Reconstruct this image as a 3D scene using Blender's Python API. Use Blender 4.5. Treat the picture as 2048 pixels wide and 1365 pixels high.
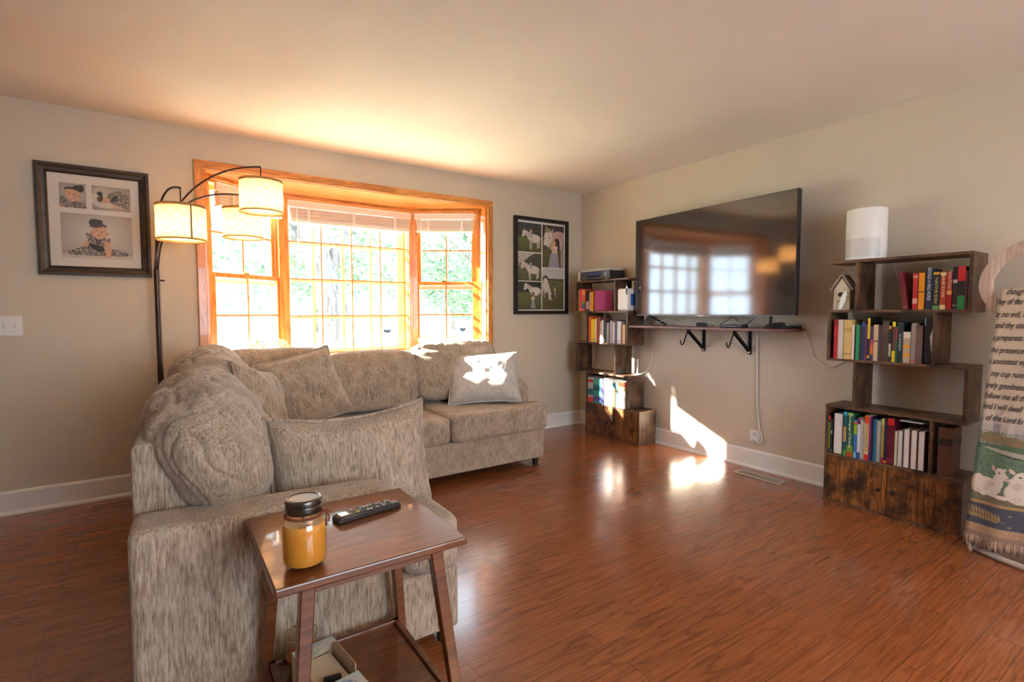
import bpy, bmesh, math, random
import numpy as np
from math import sin, cos, pi, radians as R, atan2, sqrt
from mathutils import Vector, Matrix, Euler, noise as mn

for _o in list(bpy.data.objects):
    bpy.data.objects.remove(_o)
SC = bpy.context.scene
COL = SC.collection
random.seed(7)

# ------------------------------------------------------------------ camera
cam_d = bpy.data.cameras.new('camera'); cam = bpy.data.objects.new('camera', cam_d); COL.objects.link(cam)
CAM = Vector((-3.7111, -4.1433, 1.1912)); YAW, PITCH, ROLL = 0.59707, 0.055351, -0.001386
fw = Vector((sin(YAW)*cos(PITCH), cos(YAW)*cos(PITCH), -sin(PITCH)))
rt = Vector((cos(YAW), -sin(YAW), 0)); up = rt.cross(fw)
rt2 = rt*cos(ROLL)+up*sin(ROLL); up2 = up*cos(ROLL)-rt*sin(ROLL)
M = Matrix((rt2, up2, -fw)).transposed().to_4x4(); M.translation = CAM
cam.matrix_world = M
cam_d.sensor_width = 36.0; cam_d.lens = 1025.77/2048*36.0; cam_d.clip_start = 0.05; cam_d.clip_end = 400
SC.camera = cam

# ------------------------------------------------------------------ light + exposure
SC.view_settings.view_transform = 'Standard'; SC.view_settings.look = 'None'
SC.view_settings.gamma = 1.0; SC.view_settings.use_curve_mapping = False
SC.view_settings.exposure = 0.86
w = bpy.data.worlds.new('sky'); SC.world = w; w.use_nodes = True
bg = w.node_tree.nodes['Background']; bg.inputs[0].default_value = (0.68, 0.84, 1.0, 1); bg.inputs[1].default_value = 9.0
sd = bpy.data.lights.new('sun', 'SUN'); sd.energy = 58; sd.angle = R(0.9); sd.color = (1.0, 0.93, 0.82)
sun = bpy.data.objects.new('sun', sd); COL.objects.link(sun)
sun.rotation_euler = Vector((1, -0.572, -0.55)).to_track_quat('-Z', 'Y').to_euler()
def portal(c, w_, h_, rz):
    d = bpy.data.lights.new('window_daylight', 'AREA'); d.shape = 'RECTANGLE'; d.size = w_; d.size_y = h_
    d.cycles.is_portal = True
    o = bpy.data.objects.new('window_daylight', d); COL.objects.link(o)
    o.location = c; o.rotation_euler = (R(-90), 0, rz)
portal((-2.3, .70, 1.5), 1.35, 1.5, 0)
portal((-3.22, .42, 1.5), .95, 1.5, R(32))
portal((-1.38, .42, 1.5), .95, 1.5, R(-32))
portal((-2.4, -6.62, 1.4), 2.0, 1.2, R(180))
cy = SC.cycles
cy.use_denoising = True
try:
    cy.denoiser = 'OPENIMAGEDENOISE'; cy.denoising_input_passes = 'RGB_ALBEDO_NORMAL'
except Exception: pass
cy.max_bounces = 9; cy.diffuse_bounces = 5; cy.glossy_bounces = 4; cy.transmission_bounces = 5; cy.transparent_max_bounces = 10
cy.sample_clamp_indirect = 8; cy.caustics_reflective = False; cy.caustics_refractive = False

# ------------------------------------------------------------------ helpers
def mat(name, col, rough=.6, metal=0, spec=.5, coat=0, emis=None, es=0):
    m = bpy.data.materials.new(name); m.use_nodes = True
    b = m.node_tree.nodes['Principled BSDF']
    b.inputs['Base Color'].default_value = (*col, 1); b.inputs['Roughness'].default_value = rough
    b.inputs['Metallic'].default_value = metal; b.inputs['Specular IOR Level'].default_value = spec
    b.inputs['Coat Weight'].default_value = coat
    if emis: b.inputs['Emission Color'].default_value = (*emis, 1); b.inputs['Emission Strength'].default_value = es
    return m
class NT:
    def __init__(s, m): s.t = m.node_tree; s.b = s.t.nodes['Principled BSDF']
    def n(s, typ, **k):
        x = s.t.nodes.new(typ)
        for a, v in k.items():
            if a.startswith('i_'):
                key = a[2:]; key = int(key) if key.isdigit() else key.replace('_', ' ')
                x.inputs[key].default_value = v
            else: setattr(x, a, v)
        return x
    def l(s, a, b): s.t.links.new(a, b)
    def coords(s, scale=(1, 1, 1), rot=(0, 0, 0), kind='Object'):
        tc = s.n('ShaderNodeTexCoord'); mp = s.n('ShaderNodeMapping')
        mp.inputs['Scale'].default_value = scale; mp.inputs['Rotation'].default_value = rot
        s.l(tc.outputs[kind], mp.inputs[0]); return mp.outputs[0]
    def ramp(s, fac, stops, interp='LINEAR'):
        r = s.n('ShaderNodeValToRGB'); r.color_ramp.interpolation = interp
        e = r.color_ramp.elements
        while len(e) < len(stops): e.new(.5)
        for q, (p_, c) in zip(e, stops): q.position = p_; q.color = (*c, 1)
        s.l(fac, r.inputs[0]); return r.outputs[0]
    def noise(s, vec, scale, detail=3, rough=.5, dist=0):
        x = s.n('ShaderNodeTexNoise'); x.inputs['Scale'].default_value = scale; x.inputs['Detail'].default_value = detail
        x.inputs['Roughness'].default_value = rough; x.inputs['Distortion'].default_value = dist
        s.l(vec, x.inputs['Vector']); return x.outputs[0]
    def mix(s, f, a, b, mode='MIX'):
        x = s.n('ShaderNodeMix', data_type='RGBA', blend_type=mode)
        for sock, v in ((0, f), (6, a), (7, b)):
            if isinstance(v, (int, float)): x.inputs[sock].default_value = v
            elif isinstance(v, tuple): x.inputs[sock].default_value = (*v, 1)
            else: s.l(v, x.inputs[sock])
        return x.outputs[2]
    def math(s, op, a, b=0.0):
        x = s.n('ShaderNodeMath', operation=op)
        for i, v in ((0, a), (1, b)):
            if isinstance(v, (int, float)): x.inputs[i].default_value = v
            else: s.l(v, x.inputs[i])
        return x.outputs[0]
    def bump(s, h, strength=.3, dist=.01):
        x = s.n('ShaderNodeBump'); x.inputs['Strength'].default_value = strength; x.inputs['Distance'].default_value = dist
        s.l(h, x.inputs['Height']); s.l(x.outputs[0], s.b.inputs['Normal'])
    def base(s, c): s.l(c, s.b.inputs['Base Color'])

def M_paint(name, col, rough=.7, b=.12):
    m = mat(name, col, rough, spec=.3); t = NT(m); v = t.coords()
    n1 = t.noise(v, 1.3, 3); t.base(t.ramp(n1, [(.3, tuple(c*.95 for c in col)), (.7, tuple(min(1, c*1.04) for c in col))]))
    t.bump(t.noise(v, 60, 4), b, .004); return m
WALL = M_paint('wall_paint', (.61, .54, .435), .62)
CEIL = M_paint('ceiling_paint', (.84, .80, .75), .8, .2)
WHITE = M_paint('white_trim_paint', (.82, .81, .78), .4, .03)

def M_wood(name, c0, c1, c2, rough=.35, along='X', scale=1.0, coat=0, blotch=None, spec=.5):
    m = mat(name, c1, rough, coat=coat, spec=spec); t = NT(m)
    sc = {'X': (1.5, 14, 14), 'Y': (14, 1.5, 14), 'Z': (14, 14, 1.5)}[along]
    v = t.coords(tuple(q*scale for q in sc))
    n = t.noise(v, 1.6, 4, .6, .6)
    s_ = t.math('SINE', t.math('MULTIPLY', n, 42.0))
    f = t.math('ADD', t.math('MULTIPLY', s_, .18), n)
    c = t.ramp(f, [(.25, c0), (.5, c1), (.8, c2)])
    if blotch:
        bn = t.noise(t.coords((1, 1, 1)), 9, 5, .65)
        c = t.mix(t.ramp(bn, [(.46, (0, 0, 0)), (.62, (1, 1, 1))]), c, blotch)
    t.base(c); t.bump(f, .08, .003); return m
PINE = M_wood('orange_pine', (.50, .17, .03), (.66, .26, .055), (.76, .34, .09), .28, 'X', .6, .3)
PINEZ = M_wood('orange_pine_upright', (.50, .17, .03), (.66, .26, .055), (.76, .34, .09), .28, 'Z', .6, .3)
CHERRY = M_wood('cherry_table_wood', (.095, .026, .007), (.14, .042, .011), (.185, .058, .016), .30, 'X', .8, .25)
RUSTIC = M_wood('rustic_brown_board', (.085, .042, .022), (.15, .078, .042), (.22, .125, .065), .42, 'Y', 1.1, 0, (.03, .016, .011))
RUSTICX = M_wood('rustic_brown_upright', (.06, .03, .015), (.115, .058, .03), (.18, .095, .048), .42, 'Z', 1.1, 0, (.03, .016, .011))
RUSTICD = M_wood('rustic_cabinet_door', (.07, .022, .008), (.19, .075, .022), (.30, .13, .04), .38, 'Z', 1.0, 0, (.035, .017, .01))
EDGE = M_wood('brown_board_edge', (.10, .05, .03), (.16, .085, .055), (.2, .11, .07), .5, 'Y')
MAHOG = M_wood('red_brown_wall_shelf', (.12, .05, .045), (.20, .085, .075), (.28, .13, .11), .4, 'Y')
WASHED = M_wood('whitewashed_wood', (.36, .24, .18), (.50, .37, .29), (.60, .49, .41), .55, 'Z', .5)

def M_floor():
    m = mat('red_brown_laminate', (.3, .1, .04), .22, coat=.35); t = NT(m)
    m.node_tree.nodes['Principled BSDF'].inputs['Coat Roughness'].default_value = .12
    v = t.coords()
    br = t.n('ShaderNodeTexBrick'); br.offset = .37; br.offset_frequency = 2
    for k, val in (('Scale', 1.0), ('Mortar Size', .0011), ('Mortar Smooth', .1), ('Brick Width', 1.22), ('Row Height', .106), ('Bias', 0)):
        br.inputs[k].default_value = val
    br.inputs['Color1'].default_value = (0, 0, 0, 1); br.inputs['Color2'].default_value = (1, 1, 1, 1); br.inputs['Mortar'].default_value = (.5, .5, .5, 1)
    t.l(v, br.inputs['Vector'])
    sep = t.n('ShaderNodeSeparateXYZ'); t.l(v, sep.inputs[0])
    rnd = t.n('ShaderNodeSeparateColor'); t.l(br.outputs[0], rnd.inputs[0])
    cmb = t.n('ShaderNodeCombineXYZ')
    t.l(t.math('MULTIPLY', sep.outputs[0], .75), cmb.inputs[0])
    t.l(t.math('MULTIPLY', sep.outputs[1], 6.5), cmb.inputs[1])
    t.l(t.math('MULTIPLY', rnd.outputs[0], 9.0), cmb.inputs[2])
    n1 = t.noise(cmb.outputs[0], 1.5, 2.5, .5, .35)
    s1 = t.math('ABSOLUTE', t.math('SINE', t.math('MULTIPLY', n1, 30.0)))
    g = t.ramp(s1, [(0, (0, 0, 0)), (.25, (.45, .45, .45)), (.6, (1, 1, 1))])
    cmb2 = t.n('ShaderNodeCombineXYZ')
    t.l(t.math('MULTIPLY', sep.outputs[0], 5.0), cmb2.inputs[0]); t.l(t.math('MULTIPLY', sep.outputs[1], 130.0), cmb2.inputs[1]); t.l(rnd.outputs[0], cmb2.inputs[2])
    fine = t.noise(cmb2.outputs[0], 1.0, 3)
    light = t.ramp(fine, [(.3, (.205, .062, .020)), (.7, (.325, .110, .038))])
    light = t.mix(t.math('MULTIPLY', rnd.outputs[0], .35), light, (.19, .062, .021))
    amt = t.ramp(t.noise(v, 1.1, 2), [(.35, (.15, .15, .15)), (.65, (.7, .7, .7))])
    dark = t.mix(amt, light, (.10, .03, .012))
    c = t.mix(g, dark, light)
    c = t.mix(t.math('MULTIPLY', br.outputs['Fac'], .75), c, (.05, .018, .01))
    t.base(c)
    rr = t.math('ADD', t.math('MULTIPLY', fine, .10), .19); t.l(rr, t.b.inputs['Roughness'])
    h = t.math('SUBTRACT', t.math('MULTIPLY', g, .15), t.math('MULTIPLY', br.outputs['Fac'], 1.0))
    t.bump(h, .12, .002); return m
FLOOR = M_floor()

def M_fabric(name, c0, c1, c2, sc=(150, 150, 16), bumps=.5):
    m = mat(name, c1, .95, spec=.15); t = NT(m)
    m.node_tree.nodes['Principled BSDF'].inputs['Sheen Weight'].default_value = .25
    v = t.coords(sc); n = t.noise(v, 1.0, 3, .65)
    n2 = t.noise(t.coords((14, 14, 9)), 1.0, 4, .6)
    f = t.math('ADD', t.math('MULTIPLY', n, .72), t.math('MULTIPLY', n2, .28))
    t.base(t.ramp(f, [(.34, c0), (.5, c1), (.66, c2)]))
    t.bump(n, bumps, .006); return m
SOFA = M_fabric('grey_beige_chenille', (.18, .128, .088), (.40, .318, .238), (.58, .488, .385), (190, 190, 22))
SOFAH = M_fabric('grey_beige_chenille_flat', (.175, .135, .105), (.34, .285, .235), (.47, .405, .34), (60, 150, 150))
BLACKP = mat('black_plastic', (.02, .02, .022), .35)
BLACKM = mat('black_metal', (.03, .027, .026), .4, .6)
BRONZE = mat('dark_bronze_metal', (.06, .042, .036), .38, .7)
CHROME = mat('chrome', (.8, .8, .8), .15, 1)
WPLAST = mat('white_plastic', (.84, .83, .80), .35)
CREAM = mat('cream_slat', (.80, .76, .70), .5)
SCREEN = mat('black_screen_glass', (.012, .012, .015), .085, spec=1.0, coat=.35); SCREEN.node_tree.nodes['Principled BSDF'].inputs['Coat Roughness'].default_value = .07
BRASS = mat('brass', (.7, .5, .2), .3, 1)
def M_glass(name, tint=(1, 1, 1), g=.07, rough=.02):
    m = bpy.data.materials.new(name); m.use_nodes = True; nt = m.node_tree
    nt.nodes.remove(nt.nodes['Principled BSDF']); out = nt.nodes['Material Output']
    tr = nt.nodes.new('ShaderNodeBsdfTransparent'); tr.inputs[0].default_value = (*tint, 1)
    gl = nt.nodes.new('ShaderNodeBsdfGlossy'); gl.inputs['Roughness'].default_value = rough
    mx = nt.nodes.new('ShaderNodeMixShader'); mx.inputs[0].default_value = g
    nt.links.new(tr.outputs[0], mx.inputs[1]); nt.links.new(gl.outputs[0], mx.inputs[2]); nt.links.new(mx.outputs[0], out.inputs[0])
    return m
GLASS = M_glass('window_glass', (.97, .98, .98), .06)
JARG = M_glass('jar_glass', (.96, .93, .85), .14, .03)
def M_vcol(name, rough=.6, bump=0, coat=0):
    m = mat(name, (1, 1, 1), rough, coat=coat); t = NT(m)
    a = t.n('ShaderNodeVertexColor'); a.layer_name = 'Col'; t.l(a.outputs[0], t.b.inputs['Base Color'])
    if bump: t.bump(t.noise(t.coords((1, 1, 1)), 260, 2), bump, .004)
    return m
PRINT = M_vcol('printed_photograph', .35)
WOVEN = M_vcol('woven_cotton_tapestry', .95, .6)

_cm = {}
def flat(col, rough=.55, metal=0):
    k = (tuple(round(c, 3) for c in col), rough, metal)
    if k not in _cm: _cm[k] = mat('plain_finish', col, rough, metal)
    return _cm[k]
def hexc(h):
    v = [int(h[i:i+2], 16)/255 for i in (0, 2, 4)]
    return tuple(c/12.92 if c <= .04045 else ((c+.055)/1.055)**2.4 for c in v)

class MB:
    def __init__(s): s.v = []; s.f = []
    def add(s, vs, fs):
        k = len(s.v); s.v += [tuple(q) for q in vs]; s.f += [tuple(i+k for i in f) for f in fs]; return s
    def box(s, a, b, Mx=None):
        x0, y0, z0 = a; x1, y1, z1 = b
        vs = [(x0,y0,z0),(x1,y0,z0),(x1,y1,z0),(x0,y1,z0),(x0,y0,z1),(x1,y0,z1),(x1,y1,z1),(x0,y1,z1)]
        if Mx is not None: vs = [Mx @ Vector(q) for q in vs]
        return s.add(vs, [(0,3,2,1),(4,5,6,7),(0,1,5,4),(1,2,6,5),(2,3,7,6),(3,0,4,7)])
    def prism(s, pts, z0, z1, Mx=None):   # pts ccw in xy
        n = len(pts); vs = [(x, y, z0) for x, y in pts]+[(x, y, z1) for x, y in pts]
        if Mx is not None: vs = [Mx @ Vector(q) for q in vs]
        return s.add(vs, [tuple(range(n))[::-1], tuple(range(n, 2*n))]+[(i, (i+1) % n, n+(i+1) % n, n+i) for i in range(n)])
    def tube(s, pts, r, n=10, closed=False, caps=True):
        pts = [Vector(q) for q in pts]; m = len(pts); rs = r if isinstance(r, (list, tuple)) else [r]*m
        k = len(s.v); prev = None
        for i, q in enumerate(pts):
            a = pts[(i-1) % m] if (i or closed) else q; b = pts[(i+1) % m] if (i < m-1 or closed) else q
            d = (b-a).normalized() if (b-a).length > 1e-9 else Vector((0, 0, 1))
            if prev is None:
                u = d.orthogonal().normalized()
            else:
                u = (prev-d*prev.dot(d)); u = u.normalized() if u.length > 1e-6 else d.orthogonal().normalized()
            prev = u; w_ = d.cross(u)
            for j in range(n):
                t = 2*pi*j/n; s.v.append(tuple(q+(u*cos(t)+w_*sin(t))*rs[i]))
        for i in range(m if closed else m-1):
            for j in range(n):
                a = k+i*n+j; b = k+i*n+(j+1) % n; c = k+((i+1) % m)*n+(j+1) % n; d_ = k+((i+1) % m)*n+j
                s.f.append((a, b, c, d_))
        if caps and not closed:
            s.f.append(tuple(range(k, k+n))[::-1]); s.f.append(tuple(range(k+(m-1)*n, k+m*n)))
        return s
    def lathe(s, prof, c=(0, 0, 0), n=32, caps=True):
        k = len(s.v)
        for r, z in prof:
            for j in range(n):
                t = 2*pi*j/n; s.v.append((c[0]+r*cos(t), c[1]+r*sin(t), c[2]+z))
        for i in range(len(prof)-1):
            for j in range(n):
                s.f.append((k+i*n+j, k+i*n+(j+1) % n, k+(i+1)*n+(j+1) % n, k+(i+1)*n+j))
        if caps:
            s.f.append(tuple(range(k, k+n))[::-1]); m = len(prof)-1; s.f.append(tuple(range(k+m*n, k+(m+1)*n)))
        return s
    def build(s, name, m, parent=None, smooth=False, bevel=0, seg=2, recalc=True, sub=0):
        me = bpy.data.meshes.new(name); me.from_pydata(s.v, [], s.f)
        if recalc:
            bm = bmesh.new(); bm.from_mesh(me); bmesh.ops.recalc_face_normals(bm, faces=bm.faces); bm.to_mesh(me); bm.free()
        o = bpy.data.objects.new(name, me); COL.objects.link(o)
        if m: me.materials.append(m)
        if smooth:
            me.polygons.foreach_set('use_smooth', [True]*len(me.polygons))
            if smooth != 'all':
                try: me.set_sharp_from_angle(angle=R(40))
                except Exception: pass
        if bevel:
            b = o.modifiers.new('bevel', 'BEVEL'); b.width = bevel; b.segments = seg; b.limit_method = 'ANGLE'; b.angle_limit = R(35)
        if sub:
            b = o.modifiers.new('sub', 'SUBSURF'); b.levels = sub; b.render_levels = sub
        if parent: setp(o, parent)
        return o
WPAR = {}
def setp(o, parent):
    o.parent = parent
    if parent.name in WPAR: o.matrix_parent_inverse = WPAR[parent.name].inverted()
def tag(o, label=None, cat=None, group=None, kind=None):
    if label: o['label'] = label
    if cat: o['category'] = cat
    if group: o['group'] = group
    if kind: o['kind'] = kind
    return o
def empty(name, loc=(0, 0, 0), rz=0, label=None, cat=None, group=None, kind=None):
    o = bpy.data.objects.new(name, None); COL.objects.link(o); o.location = loc; o.rotation_euler = (0, 0, rz)
    o.empty_display_size = .05
    return tag(o, label, cat, group, kind)
def wthing(name, loc, label, cat, group=None):      # its parts are written in room coordinates
    e = empty(name, loc, 0, label, cat, group); WPAR[e.name] = Matrix.Translation(loc); return e
def struct(mb, name, m, bevel=0, **k):
    return tag(mb.build(name, m, bevel=bevel, **k), kind='structure')
def copy_tree(o, parent=None):
    c = o.copy(); COL.objects.link(c)
    if parent is not None: c.parent = parent
    for ch in list(o.children): copy_tree(ch, c)
    return c
def text_mesh(name, body, m, parent, size, Mx, fitw=None, fith=None, shear=0, align='CENTER', bold=0, ext=0.0):
    cu = bpy.data.curves.new('lettering', 'FONT'); cu.body = body; cu.size = size; cu.align_x = align; cu.align_y = 'CENTER'
    cu.shear = shear; cu.offset = bold*size; cu.resolution_u = 3; cu.extrude = ext
    to = bpy.data.objects.new('lettering', cu); COL.objects.link(to)
    dg = bpy.context.evaluated_depsgraph_get(); dg.update()
    me = bpy.data.meshes.new_from_object(to.evaluated_get(dg)); bpy.data.objects.remove(to); bpy.data.curves.remove(cu)
    if len(me.vertices) == 0: return None
    me.name = name; me.materials.clear(); me.materials.append(m)
    xs = [v.co.x for v in me.vertices]; ys = [v.co.y for v in me.vertices]
    sx = sy = 1
    if fitw: sx = fitw/max(1e-6, max(xs)-min(xs))
    if fith: sy = fith/max(1e-6, max(ys)-min(ys))
    if fitw and not fith: sy = sx = min(1, sx)
    me.transform(Mx @ Matrix.Diagonal((sx, sy, 1, 1)))
    o = bpy.data.objects.new(name, me); COL.objects.link(o)
    if parent: setp(o, parent)
    return o
def frame_mx(o, x, y):        # matrix from origin o, x axis, y axis
    x = Vector(x).normalized(); y = Vector(y).normalized(); z = x.cross(y)
    m = Matrix((x, y, z)).transposed().to_4x4(); m.translation = Vector(o); return m

# ---- painted prints (colours per mesh vertex) ---------------------------------
class Paint:
    def __init__(s, w_, h_, bgc): s.w, s.h = w_, h_; s.a = np.ones((h_, w_, 3))*np.array(bgc); s.yy, s.xx = np.mgrid[0:h_, 0:w_]; s.x = (s.xx+.5)/w_; s.y = (s.yy+.5)/h_
    def put(s, mask, c): s.a[mask] = c
    def rect(s, x0, y0, x1, y1, c): s.put((s.x >= x0) & (s.x < x1) & (s.y >= y0) & (s.y < y1), c)
    def ell(s, cx, cy_, rx, ry, c, rot=0, box=None):
        dx = s.x-cx; dy = (s.y-cy_); ca, sa = cos(rot), sin(rot)
        u = dx*ca+dy*sa; v = -dx*sa+dy*ca; m = (u/rx)**2+(v/ry)**2 < 1
        if box: m &= (s.x >= box[0]) & (s.y >= box[1]) & (s.x < box[2]) & (s.y < box[3])
        s.put(m, c); return m
    def poly(s, pts, c):
        m = np.zeros((s.h, s.w), bool); n = len(pts)
        for i in range(n):
            x1, y1 = pts[i]; x2, y2 = pts[(i+1) % n]
            if y1 == y2: continue
            cnd = ((s.y > y1) != (s.y > y2)) & (s.x < (x2-x1)*(s.y-y1)/(y2-y1)+x1); m ^= cnd
        s.put(m, c); return m
    def speck(s, m, c, p, seed=0):
        r = np.random.RandomState(seed).rand(s.h, s.w); s.put(m & (r < p), c)
    def grad(s, x0, y0, x1, y1, ca, cb):
        m = (s.x >= x0) & (s.x < x1) & (s.y >= y0) & (s.y < y1); t = ((s.y-y0)/(y1-y0))[..., None]
        g = np.array(ca)*(1-t)+np.array(cb)*t; s.a[m] = g[m]
    def grain(s, k, seed=0): s.a *= 1+(np.random.RandomState(seed).rand(s.h, s.w, 1)-.5)*k
    def mesh(s, name, m, parent, fn):
        """fn(u,v)->xyz ; v downwards"""
        w_, h_ = s.w, s.h; vs = []; 
        for j in range(h_):
            for i in range(w_): vs.append(fn(i/(w_-1), j/(h_-1)))
        fs = [(j*w_+i, (j+1)*w_+i, (j+1)*w_+i+1, j*w_+i+1) for j in range(h_-1) for i in range(w_-1)]
        me = bpy.data.meshes.new(name); me.from_pydata(vs, [], fs); me.materials.append(m)
        ca = me.color_attributes.new('Col', 'FLOAT_COLOR', 'POINT')
        rgba = np.ones((h_*w_, 4)); rgba[:, :3] = np.clip(s.a, 0, 1).reshape(-1, 3); ca.data.foreach_set('color', rgba.ravel())
        me.polygons.foreach_set('use_smooth', [True]*len(me.polygons))
        o = bpy.data.objects.new(name, me); COL.objects.link(o)
        if parent: setp(o, parent)
        return o

# ================================================================== SETTING
H = 2.44
XL, YB = -6.7, -6.65
struct(MB().box((XL-.12, YB-.12, -.1), (.12, .12, 0)), 'floor', FLOOR)
struct(MB().box((XL-.12, YB-.12, H), (.12, .12, H+.1)), 'ceiling', CEIL)
struct(MB().box((0, YB-.12, 0), (.12, .12, H)), 'wall_right', WALL)
# window wall with bay opening
ox0, ox1, oz0, oz1 = -3.45, -1.18, .84, 2.175
m_ = MB(); m_.box((XL-.12, 0, 0), (ox0, .12, H)); m_.box((ox1, 0, 0), (0, .12, H)); m_.box((ox0, 0, 0), (ox1, .12, oz0-.03)); m_.box((ox0, 0, oz1+.02), (ox1, .12, H))
struct(m_, 'wall_back', WALL)
# wall behind the camera, with a wide window
m_ = MB(); m_.box((XL-.12, YB-.12, 0), (-3.4, YB, H)); m_.box((-1.4, YB-.12, 0), (0, YB, H)); m_.box((-3.4, YB-.12, 0), (-1.4, YB, .8)); m_.box((-3.4, YB-.12, 2.0), (-1.4, YB, H))
struct(m_, 'wall_front', WALL)
m_ = MB(); m_.box((XL-.12, YB, 0), (XL, 0, H))
struct(m_, 'wall_left', WALL)

# baseboards: flat board with small top bead and quarter-round shoe
def baseboard(name, p0, p1, n):
    d = Vector(p1)-Vector(p0); L = d.length; d.normalize(); nn = Vector(n)
    prof = [(0, 0), (.028, 0), (.026, .012), (.018, .02), (.014, .022), (.014, .128), (.009, .137), (0, .14)]
    vs = []; k = len(prof)
    for q in (Vector(p0), Vector(p1)):
        for a, b in prof: vs.append(q+nn*a+Vector((0, 0, b)))
    fs = [tuple(range(k)), tuple(range(k, 2*k))]+[(i, (i+1) % k, k+(i+1) % k, k+i) for i in range(k)]
    struct(MB().add(vs, fs), name, WHITE)
baseboard('baseboard_back', (XL, 0, 0), (0, 0, 0), (0, -1, 0))
baseboard('baseboard_right', (0, 0, 0), (0, YB, 0), (-1, 0, 0))

# casing round the bay opening
m_ = MB(); cw = .058
m_.box((ox0-cw, -.022, .80), (ox0, .0, oz1+cw-.004)); m_.box((ox1, -.022, .80), (ox1+cw, .0, oz1+cw-.004))
struct(m_, 'trim_1', PINEZ, .006)
m_ = MB(); m_.box((ox0-cw, -.024, oz1), (ox1+cw, .0, oz1+cw)); struct(m_, 'trim_2', PINE, .006)
# bay head board, seat board, jamb returns, crown
hp = [(ox0, 0), (ox1, 0), (ox1, .12), (-1.70, .56), (-2.89, .56), (ox0, .12)]
struct(MB().prism(hp, oz1-.003, oz1+.03), 'trim_3', PINE)
sp = [(ox0, -.03), (ox1, -.03), (ox1+.02, .16), (-1.66, .60), (-2.93, .60), (ox0-.02, .16)]
struct(MB().prism(sp, oz0-.03, oz0), 'trim_4', PINE)
m_ = MB(); m_.box((ox0-.004, 0, oz0), (ox0+.012, .13, oz1)); m_.box((ox1-.012, 0, oz0), (ox1+.004, .13, oz1)); struct(m_, 'trim_5', PINEZ)
# outside skin of the bay so no light leaks
struct(MB().prism([(ox0-.06, .12), (ox1+.06, .12), (-1.62, .66), (-2.97, .66)], oz1+.03, oz1+.22), 'trim_6', WHITE)
struct(MB().prism([(ox0-.06, .12), (ox1+.06, .12), (-1.62, .66), (-2.97, .66)], -.6, oz0-.03), 'trim_7', WHITE)

WL = [((ox0+.01, .12), (-2.87, .48)), ((-2.87, .48), (-1.72, .48)), ((-1.72, .48), (ox1-.01, .12))]
def wframe(P0, P1):
    P0 = Vector((*P0, 0)); P1 = Vector((*P1, 0)); u = (P1-P0).normalized()
    n = Vector((-u.y, u.x, 0))       # outward (+y)
    m = Matrix((u, n, Vector((0, 0, 1)))).transposed().to_4x4(); m.translation = P0
    return m, (P1-P0).length
# crown moulding under the head board
m_ = MB()
for P0, P1 in WL:
    Mx, L = wframe(P0, P1)
    m_.box((-.005, -.028, 2.145), (L+.005, .03, 2.173), Mx); m_.box((-.005, -.014, 2.125), (L+.005, .03, 2.146), Mx)
struct(m_, 'trim_8', PINE, .004)
# corner posts
m_ = MB()
for cx, sg in ((-2.87, -1), (-1.72, 1)):
    pts = [(cx-.042*1, .462), (cx+.042*1, .462), (cx+.045, .62), (cx-.045, .62)]
    if sg < 0: pts[0] = (cx-.036, .44)
    else: pts[1] = (cx+.036, .44)
    m_.prism(pts, oz0, 2.15)
    m_.prism([(cx-.012, .452), (cx+.012, .452), (cx+.012, .47), (cx-.012, .47)], oz0, 2.15)
struct(m_, 'trim_9', PINEZ, .003)

def grid_bars(mb, Mx, x0, x1, z0, z1, nx, nz, y0, y1, wd):
    for i in range(1, nx):
        c = x0+(x1-x0)*i/nx; mb.box((c-wd/2, y0, z0), (c+wd/2, y1, z1), Mx)
    for j in range(1, nz):
        c = z0+(z1-z0)*j/nz; mb.box((x0, y0+.0006, c-wd/2), (x1, y1-.0006, c+wd/2), Mx)
def sash(mb, Mx, x0, x1, z0, z1, y0, y1, st, rb, rt_):
    mb.box((x0, y0, z0), (x0+st, y1, z1), Mx); mb.box((x1-st, y0, z0), (x1, y1, z1), Mx)
    mb.box((x0+st, y0, z0), (x1-st, y1, z0+rb), Mx); mb.box((x0+st, y0, z1-rt_), (x1-st, y1, z1), Mx)
def win_fixed(name):
    Mx, L = wframe(*WL[1]); e = empty(name, (0, 0, 0), kind='structure')
    a, b = .035, L-.035
    m = MB(); sash(m, Mx, a, b, oz0, 2.12, .0, .05, .014, .012, .014); m.build('sash', PINEZ, e, bevel=.002)
    m = MB(); grid_bars(m, Mx, a+.014, b-.014, .852, 2.106, 4, 4, .012, .03, .011); m.build('muntin_grid', PINEZ, e)
    MB().box((a+.01, .036, .85), (b-.01, .039, 2.11), Mx).build('glass_pane', GLASS, e)
    m = MB(); sash(m, Mx, .02, L-.02, oz0, 2.13, .10, .13, .05, .03, .03)
    xs = [-2.606+2.87, -2.350+2.87, -2.095+2.87]
    for c in xs: m.box((c-.014, .10, .87), (c+.014, .125, 2.10), Mx)  # white bars model the double pane's ghost reflection of the muntins
    m.box((L-.115, .1005, .8705), (L-.07, .1295, 2.0995), Mx)
    for z in (1.787, 1.468, 1.150): m.box((.07, .1008, z-.011), (L-.115, .1242, z+.011), Mx)
    m.build('outer_frame', WHITE, e)
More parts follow.
